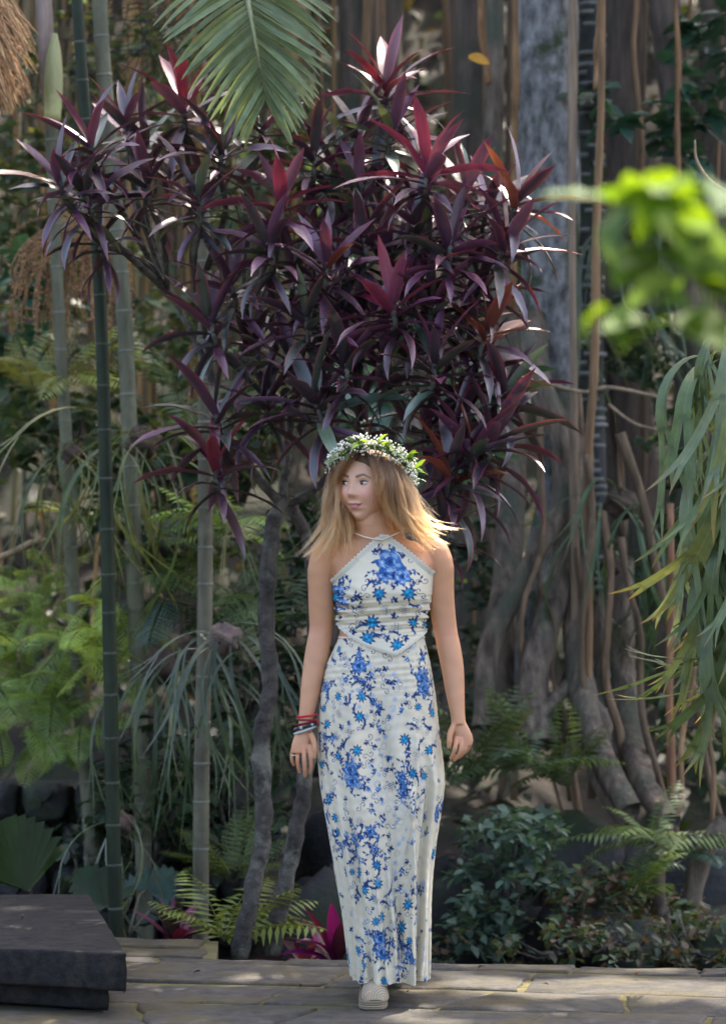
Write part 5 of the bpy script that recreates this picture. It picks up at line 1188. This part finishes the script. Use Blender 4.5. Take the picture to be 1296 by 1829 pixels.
open_side = (lx < .15) & (ly < 9.0) & (RNG.random(NQ) < .55)  # thinned to let sun onto the cordylines
keep = (gap | (ly > 10.4) | ((np.arange(NQ) > 9000) & (np.arange(NQ) < 12500))) & (np.arange(NQ) < 12500) & ~hole & ~open_side & ~(hair_gap & (RNG.random(NQ) < .75))
for x, y, z in Q[keep]:
    if z < HC + (YH + 140) / FPX * y: z = HC + (YH + 140) / FPX * y + U(0, .6)
    a, e_, s = U(0, 6.28), U(-.5, .5), U(.10, .19) * (1.45 if y > 15.5 else 1); d = Vector((math.cos(a), math.sin(a), e_)) * s; n_ = Vector((-math.sin(a), math.cos(a), U(-.4, .4))) * s * .5; p = Vector((x, y, z))
    cr.add([p - d, p + n_, p + d, p - n_], [(0, 1, 2, 3)], None, (.05, .09, .03))
stuff(cr.build('crown', vcol_mat('canopy_leaf', .5, .3, 0, 0, 1, .35), ban))

# ================================================================ shrubs: leaf masses on stems
def shrub(name, label, cat, boxes, n, size, cols, mat, stem=True, group=None, shape='oval', foot=1700):
    c = boxes[0]; p0 = P(c[0], foot if stem else c[1], c[2]); t = thing(name, tuple(p0), label, cat, group)
    b = MB(); sb = MB(); tot = sum(q[3] * q[4] for q in boxes)
    for (px, py, d, rx, ry) in boxes:
        m = int(n * rx * ry / tot); nc_ = max(3, m // 9); cen = []
        for k in range(nc_):
            a, r = U(0, 6.28), math.sqrt(U(0, 1)); cen.append((px + rx * r * math.cos(a), py + ry * r * math.sin(a), d + U(-.25, .25) * min(1.5, rx / 60)))
        if stem:
            for q in cen[::4]: sb.tube([P(px + U(-8, 8), min(foot, py + ry * 1.25), d + .05), P(lerp(px, q[0], .5), lerp(py + ry, q[1], .5), d), P(*q)], [.008, .006, .003], 5)
        for k in range(m):
            q = cen[k % nc_]; p = P(q[0] + rnd.gauss(0, 9), q[1] + rnd.gauss(0, 9), q[2] + rnd.gauss(0, .04)); s = size * U(.6, 1.3)
            az, el = U(0, 6.28), U(-.9, .5); M = aim(p, az, el, U(-.6, .6), s)
            kk = U(.65, 1.4); cc = rnd.choice(cols); cc = tuple(v_ * kk for v_ in cc); w_ = .30 if shape == 'oval' else .42
            V = [M @ Vector(v_) for v_ in ((0, 0, 0), (-w_, .35, .06), (-w_ * .8, .7, .02), (0, 1, -.14), (w_ * .8, .7, .02), (w_, .35, .06), (0, .5, -.03))]
            b.add(V, [(0, 6, 1), (1, 6, 2), (2, 6, 3), (3, 6, 4), (4, 6, 5), (5, 6, 0)], [(.5, 0), (0, .35), (.1, .7), (.5, 1), (.9, .7), (1, .35), (.5, .5)], cc)
    o = b.build('foliage', mat, t); o.color = (1, 1, 1, 1); stuff(o)
    if stem: stuff(sb.build('stems', M_BARK, t))
    return t
TEAL = [(.055, .105, .070), (.07, .125, .085), (.04, .08, .055), (.09, .14, .10)]
shrub('leafy_shrub', 'bushy shrub with small dull teal leaves beside the skirt', 'shrub', [(900, 1560, 11.6, 95, 110), (860, 1650, 11.5, 60, 60), (960, 1530, 11.7, 60, 70), (930, 1480, 11.8, 80, 40)], 1500, .052, TEAL, M_LEAF)
shrub('leafy_shrub', 'low sparse shrub at the foot of the bank right of the teal shrub', 'shrub', [(1030, 1650, 11.6, 50, 60), (1060, 1580, 11.8, 60, 50)], 500, .045, [(.06, .10, .06), (.09, .12, .05), (.12, .06, .04)], M_LEAF)
shrub('leafy_shrub', 'dark undergrowth on the bank at the lower right corner', 'shrub', [(1240, 1690, 11.9, 90, 50), (1180, 1620, 12.1, 70, 60)], 600, .05, [(.03, .05, .025), (.06, .085, .03), (.10, .06, .035)], M_LEAF)
shrub('broadleaf_shrub', 'teal broad leaved branch crossing the brown root columns', 'shrub', [(1110, 195, 13.2, 80, 40), (1190, 160, 13.3, 40, 50)], 46, .13, [(.03, .085, .055), (.045, .11, .07)], M_GLOSS, False)
shrub('broadleaf_shrub', 'dark broad leaved branches at the upper right corner', 'shrub', [(1250, 230, 13.6, 70, 60), (1260, 80, 13.8, 60, 90)], 130, .13, [(.02, .055, .035), (.035, .08, .05)], M_GLOSS, False)
shrub('broadleaf_shrub', 'teal broad leaves at the left edge under the flower strands', 'shrub', [(20, 560, 13.0, 50, 70), (45, 480, 13.2, 40, 40), (15, 640, 13.0, 40, 60)], 90, .14, [(.035, .085, .055), (.05, .12, .07)], M_GLOSS, False)
shrub('broadleaf_shrub', 'dark leafy mass behind the crooked trunk at mid height', 'shrub', [(520, 1000, 12.4, 70, 110), (450, 1180, 12.3, 90, 120), (560, 1250, 12.5, 60, 110)], 900, .075, [(.022, .042, .022), (.035, .062, .03), (.02, .035, .02)], M_GLOSS)
shrub('broadleaf_shrub', 'dark leafy mass low between the canes', 'shrub', [(280, 1400, 12.0, 120, 120), (420, 1420, 12.0, 90, 130), (150, 1520, 11.9, 90, 60)], 1100, .07, [(.02, .04, .02), (.035, .06, .03), (.05, .075, .04)], M_GLOSS)
shrub('broadleaf_shrub', 'green leafy mass high behind the middle canes', 'shrub', [(300, 880, 13.2, 150, 150), (120, 760, 13.4, 130, 100), (430, 760, 13.3, 90, 110)], 1300, .09, [(.03, .055, .025), (.05, .085, .035), (.075, .105, .04)], M_LEAF)
shrub('broadleaf_shrub', 'pale teal leaves glimpsed behind the rosettes beside her hair', 'shrub', [(820, 770, 12.2, 70, 60), (880, 700, 12.3, 60, 50), (640, 720, 12.4, 90, 50), (720, 840, 12.6, 80, 60)], 160, .16, [(.06, .13, .085), (.09, .17, .12)], M_GLOSS, False)
shrub('creeper', 'dark green creeper covering the shaded roots right of the vine', 'creeper', [(1150, 640, 13.9, 70, 160), (1110, 1080, 13.6, 60, 130), (1220, 980, 13.8, 70, 200), (1240, 1300, 13.4, 60, 100), (1000, 1300, 13.3, 90, 40)], 900, .085, [(.025, .055, .03), (.04, .075, .035), (.05, .085, .05)], M_LEAF, False)
shrub('creeper', 'olive green creeper climbing the root curtain at the upper left', 'creeper', [(60, 330, 14.5, 110, 150), (260, 120, 14.6, 90, 110), (480, 330, 14.6, 120, 200), (300, 560, 14.3, 120, 130), (120, 120, 14.8, 90, 120), (60, 600, 13.8, 90, 110)], 2000, .085, [(.10, .125, .05), (.06, .10, .045), (.14, .15, .065), (.07, .11, .065)], M_LEAF, False)
shrub('leafy_shrub', 'dark shrubby undergrowth hiding the rocks right behind the terrace edge', 'shrub', [(1010, 1690, 11.3, 130, 40), (1130, 1680, 11.35, 90, 45), (1240, 1670, 11.4, 80, 60), (800, 1690, 11.4, 60, 40)], 800, .045, [(.03, .05, .028), (.05, .085, .05), (.07, .10, .045), (.09, .06, .035)], M_LEAF)
shrub('creeper', 'dark creeper on the root wall behind her free arm', 'creeper', [(850, 1180, 13.9, 60, 160), (860, 950, 14, 60, 100), (900, 620, 14.2, 60, 150)], 500, .08, [(.025, .05, .035), (.04, .07, .04)], M_LEAF, False)
b = MB()
for k in range(5200):
    y = U(13.5, 24); x = U(-5.2, 5.2); z = hill_z(x, y) + U(0, .3); s = U(.08, .2); a = U(0, 6.28); M = aim(Vector((x, y, z)), a, U(-.6, 1.0), U(-.6, .6), s); kk = U(.5, 1.3); c = rnd.choice([(.016, .028, .012), (.028, .04, .016), (.034, .028, .014), (.02, .034, .02)])
    b.add([M @ Vector(v_) for v_ in ((0, 0, 0), (-.3, .4, .05), (0, 1, -.12), (.3, .4, .05))], [(0, 3, 2, 1)], [(.5, 0), (0, .4), (.5, 1), (1, .4)], tuple(v_ * kk for v_ in c))
hf = b.build('undergrowth', M_LEAF); hf.color = (1, 1, 1, 1); stuff(hf); hf['label'] = 'dark mixed undergrowth covering the shaded slope behind the roots'; hf['category'] = 'undergrowth'

# ================================================================ small plants at the terrace edge
FANM = []
def fanleaf(n, Rr, spread, mat):
    b = MB(); V = [(0, 0, 0)]; Fs = []; UV = [(.5, 0)]
    for i in range(n + 1):
        a = -spread / 2 + spread * i / n; r = Rr * (.80 + .2 * math.cos(a * .9)); z = .06 * Rr * (1 if i % 2 else -1)
        for f in (.5, 1.0): V.append((r * f * math.sin(a), r * f * math.cos(a), z * f * 2 - .12 * r * f * f)); UV.append((.5 + .4 * (1 if i % 2 else 0), f))
    for i in range(n):
        o = 1 + i * 2; Fs += [(0, o + 2, o), (o, o + 2, o + 3, o + 1)]
    b.add(V, Fs, UV); return b.mesh('fan_leaf', mat)
FANM = [fanleaf(26, .24, 2.3, M_LEAF), fanleaf(26, .24, 3.4, M_LEAF)]
def fanpalm(label, base, leaves):
    p = P(*base); t = thing('fan_palm', tuple(p), label, 'fan palm', 'fan palms at the terrace edge')
    for px, py, d, az, el, roll, s, c, mi in leaves:
        q = P(px, py, d); st_ = MB(); st_.tube([p, p.lerp(q, .6) + Vector((0, 0, .05)), q], [.006, .005, .004], 5, (1, 1, 1)); so = st_.build('leaf_stalk', M_CB, t)
        o = put('fan_leaf', FANM[mi], t, aim(q, R(az), R(el), R(roll), s)); o.color = (*c, 1)
fanpalm('dark green pleated fan palm behind the stone step at the left edge', (60, 1640, 10.6), [(52, 1592, 10.55, 165, 66, 160, 1.12, (.018, .045, .006), 0)])
fanpalm('teal fan palm between the dark green cane and the pink leaved plant', (230, 1670, 11), [(262, 1590, 11.2, 40, 35, 20, .6, (.05, .10, .07), 1), (190, 1620, 10.9, 160, 50, 160, .7, (.02, .05, .02), 1), (290, 1640, 11.2, 60, 50, 150, .7, (.015, .035, .018), 1)])
TI = [blade('ti_leaf', .26, .062, bb, M_GLOSS, 8, None, .35) for bb in (.3, .7, 1.1)]
def ti(label, px, py, d, n, s, cols, el=(20, 85)):
    p = P(px, py, d); t = thing('ti_plant', tuple(p), label, 'ti plant', 'pink ti plants at the terrace edge')
    for k in range(n):
        o = put('leaf', rnd.choice(TI), t, aim(p, k * 2.4 + U(-.2, .2), R(U(*el)), U(-.4, .4), s * U(.8, 1.15))); c = rnd.choice(cols); o.color = (*c, 1)
PK = [(.17, .008, .10), (.22, .012, .13), (.05, .01, .025), (.03, .02, .022), (.10, .008, .04)]
ti('small pink leaved ti plant between the thin canes', 312, 1690, 10.9, 12, .85, PK)
ti('magenta and burgundy ti plant just behind the skirt hem', 598, 1725, 10.6, 13, 1.0, PK + [(.30, .014, .17)], (35, 85))
ti('low dark burgundy ti plant between the trunk foot and the skirt', 545, 1730, 10.7, 9, .75, [(.06, .012, .03), (.10, .012, .04), (.30, .05, .10)], (15, 60))
fp = thing('feather_palm', tuple(P(400, 1690, 10.6)), 'young yellow green feather palm at the foot of the crooked trunk', 'palm')
fmesh = [fern_mesh(.42, .26, 15, bb, 0, M_GLOSS, .30) for bb in (.7, 1.1)]
for az, el, s in ((10, 45, .95), (30, 30, 1.0), (-20, 50, .9), (60, 60, .9), (120, 55, .9), (160, 40, .8), (200, 50, .7), (330, 25, 1.05), (280, 60, .7)):
    o = put('frond', rnd.choice(fmesh), fp, aim(P(400, 1680, 10.6), R(az), R(el), U(-.3, .3), s)); k = U(.8, 1.3); o.color = (.14 * k, .185 * k, .035 * k, 1)

# ================================================================ bright leaves near the lens at the right
lb = thing('leafy_branch', tuple(P(1330, 480, 3.7)), 'bright yellow green leafy branch close to the camera at right', 'branch')
HL = [blade('heart_leaf', .098, .078, bb, M_BRIGHT, 8, lambda t: (math.sin(math.pi * min(1, t * .8 + .2)) ** .8) * (1 - t * .25), .15, .1) for bb in (.3, .8, 1.2)]
tw = [[(1400, 380, 3.8, 5), (1250, 345, 3.7, 4), (1150, 350, 3.65, 3), (1060, 360, 3.6, 2)], [(1400, 420, 3.7, 5), (1250, 430, 3.6, 3), (1140, 440, 3.6, 2)], [(1400, 480, 3.7, 5), (1280, 520, 3.7, 3), (1160, 540, 3.7, 2), (1100, 560, 3.7, 2)]]
for rows in tw: q, r = pxpath(rows, 14); b = MB(); b.tube(q, r, 5); b.build('twig', M_CB, lb)
for px, py, d in ((1075, 355, 3.6), (1130, 345, 3.62), (1160, 360, 3.6), (1190, 350, 3.65), (1215, 375, 3.62), (1240, 345, 3.7), (1275, 360, 3.7), (1170, 385, 3.55), (1200, 410, 3.6), (1255, 400, 3.7), (1150, 445, 3.6), (1185, 455, 3.6), (1215, 440, 3.62), (1245, 460, 3.65), (1285, 440, 3.7), (1290, 490, 3.7), (1230, 500, 3.65), (1190, 520, 3.7), (1225, 560, 3.7), (1195, 570, 3.68), (1110, 550, 3.7), (1085, 545, 3.72), (1150, 570, 3.7), (1260, 545, 3.7), (1170, 545, 3.6), (1120, 370, 3.6), (1145, 330, 3.62), (1210, 335, 3.62), (1265, 335, 3.7), (1295, 400, 3.7), (1280, 330, 3.7), (1230, 420, 3.6), (1170, 470, 3.6), (1205, 490, 3.62), (1250, 380, 3.7), (1200, 360, 3.7), (1290, 460, 3.7), (1140, 360, 3.6), (1180, 440, 3.6), (1265, 480, 3.66)):
    o = put('leaf', rnd.choice(HL), lb, aim(P(px, py, d), R(U(150, 390)), R(U(-45, 25)), U(-.7, .7), U(.6, .88))); c = rnd.choice([(.10, .19, .012), (.13, .22, .012), (.075, .15, .012), (.09, .16, .05)]); o.color = (*c, 1)
for (px, py, d), lbl in zip(((1277, 508, 8.6), (1292, 490, 8.6)), ('small orange flower beside the bright branch at the right edge, lower of two', 'small orange flower at the right edge, upper of two')):
    t = thing('orange_flower', tuple(P(px, py, d)), lbl, 'flower', 'orange flowers')
    st_ = MB(); st_.tube([P(px + 60, py + 60, d), P(px + 20, py + 30, d), P(px, py, d)], .0015, 5); st_.build('stalk', M_CB, t); pm = blade('petal', .016, .010, .5, M_LEAF, 4)
    for k in range(8): o = put('petal', pm, t, aim(P(px, py, d), k * .785, .5, 0, 1)); o.color = (.75, .30, .02, 1)

# ================================================================ hanging flower strands, thatch, twigs, stray leaves
pn = thing('flower_panicle', tuple(P(150, 380, 12.2)), 'drooping orange tan palm flower strands hanging at the left', 'palm flower')
M_PAN = solid('dry_strand', (.16, .09, .045), (.34, .21, .11), 30, .8, 0, usecol=True); b = MB(); bd = MB()
for k in range(95):
    x0, y0 = U(110, 215), U(370, 420); x1 = U(20, 235); y1 = U(480, 640) - abs(x1 - 150) * .3; d = U(12, 12.5)
    q, r = pxpath([(x0, y0, d, 3), (lerp(x0, x1, .75), lerp(y0, y1, .3), d, 2.6), (x1, lerp(y0, y1, .7), d, 2.4), (x1 + U(-8, 8), y1, d, 2)], 12); kk = U(.6, 1.5); c = (kk, kk * U(.75, 1.05), kk * U(.6, 1)); b.tube(q, r, 3, c, False)
    for p in q[3:]:
        for j in range(2): bd.ball(p + Vector((U(-.012, .012), U(-.012, .012), U(-.012, .012))), U(.004, .007), 5, 3, c)
stuff(b.build('strands', M_PAN, pn)); stuff(bd.build('flower_buds', M_PAN, pn))
b = MB(); q, r = pxpath([(175, 330, 12.1, 10), (165, 370, 12.2, 12), (150, 400, 12.2, 8)], 8); b.tube(q, r, 6); b.build('stalk', M_CB, pn)
th_ = thing('thatch_eave', tuple(P(-20, 100, 11.4)), 'corner of a straw thatched roof poking in at the upper left', 'thatched roof')
M_STR = solid('straw', (.24, .13, .06), (.55, .35, .18), 30, .85, 0, usecol=True); b = MB()
for k in range(520):
    x0, y0 = U(-120, 10), U(-20, 130); d = U(11.1, 11.7); f = (x0 + 120) / 130; x1 = x0 + U(20, 62); y1 = y0 + U(60, 110); kk = U(.4, 1.5)
    if y1 > 200 - max(0, x1 - 20) * .3: y1 = 200 - max(0, x1 - 20) * .6 + U(-10, 10)
    q, r = pxpath([(x0, y0, d, 3.2), (lerp(x0, x1, .6) + U(-3, 3), lerp(y0, y1, .5), d, 3), (x1, y1, d, 1.6)], 6); b.tube(q, r, 3, (kk, kk * .95, kk * .9), False)
stuff(b.build('straw', M_STR, th_)); b = MB(); b.box(tuple(P(-260, 120, 11.7)), tuple(P(-30, -10, 12.1))); b.build('eave_board', M_CB, th_, False)
b = MB(); q, r = pxpath([(-40, 1010, 12, 12), (20, 988, 12, 12), (60, 968, 12, 11), (95, 965, 12, 8)], 16); b.tube(q, r, 7, (1.3, 1.2, 1.0)); tag(b.build('bare_twig', M_ROOT), 'pale bare twig reaching in from the left edge above the bright ferns', 'twig')
b = MB()
for rows in ([(960, 680, 12.8, 7), (1040, 700, 12.8, 7), (1090, 692, 12.8, 7), (1200, 715, 12.8, 6)], [(1085, 722, 12.8, 6), (1130, 755, 12.8, 5), (1180, 770, 12.8, 4)]): q, r = pxpath(rows, 20); b.tube(q, r, 6, (1.4, 1.35, 1.25))
tag(b.build('bare_twig', M_ROOT), 'thin pale twig stretching across the grey roots beside the staghorn fern', 'twig')
b = MB(); q, r = pxpath([(1310, 350, 8, 6), (1265, 320, 8, 6), (1243, 285, 8, 5), (1240, 250, 8, 3)], 20); b.tube(q, r, 6, (1.2, 1.15, 1.1)); tag(b.build('bare_twig', M_ROOT), 'crooked grey twig rising above the bright branch', 'twig')
b = MB()
for k in range(70):
    x0, y0 = U(180, 420), U(-20, 90); a = U(-.3, 2.2); l = U(60, 160); q, r = pxpath([(x0, y0, 12.6, 2.6), (x0 - l * .5 * math.cos(a), y0 + l * .4 * math.sin(a), 12.6, 2.2), (x0 - l * math.cos(a), y0 + l * .9 * math.sin(a), 12.6, 1.2)], 7); b.tube(q, r, 4, (.16, .15, .13), False)
tg = b.build('dead_branchlets', M_ROOT); tag(tg, 'fine dark dead branchlets left of the palm frond', 'twigs')
SLF = blade('stray_leaf', .09, .05, .6, M_LEAF, 6)
for (px, py, d, az, el, c), lbl in zip(((836, 102, 12.5, 10, -5, (.55, .27, .02)), (82, 945, 12.0, 120, 60, (.50, .24, .03))), ('orange yellow leaf caught against the dark roots near the top', 'orange yellow leaf standing on the pale twig at left')):
    o = put('stray_leaf', SLF, None, aim(P(px, py, d), R(az), R(el), 1.2, 1.15)); o.color = (*c, 1); tag(o, lbl, 'leaf')
LIT = blade('litter', .03, .018, .9, M_LEAF, 4, None, .5)
for u, v_ in ((-.52, -.55), (-.38, -.62), (.33, -.34), (.2, -.72), (.95, -.55), (.55, -.78), (-.15, -.45), (1.25, -.3), (.75, -.2), (-.62, -.72), (-.30, -.9)):
    o = put('fallen_leaf', LIT, None, aim(pav(u, v_, .017), U(0, 6), .2, U(-.5, .5), U(.5, 1.0))); o.color = (.045, .03, .018, 1); tag(o, 'small dry leaf scrap lying on the grey paving', 'fallen leaf', 'leaf scraps on the paving')
for px, py in ((88, 1640), (45, 1660)):
    b = MB(); p = onz(px * 600 / 1296 if False else px * .463, 1200 + (py - 1200) if False else py, ZS); b.ball(p + Vector((0, 0, .006)), .007, 7, 5); tag(b.build('seed_pod', M_BARK), 'tiny dark seed pod lying on top of the stone step', 'seed pod', 'seed pods on the step')
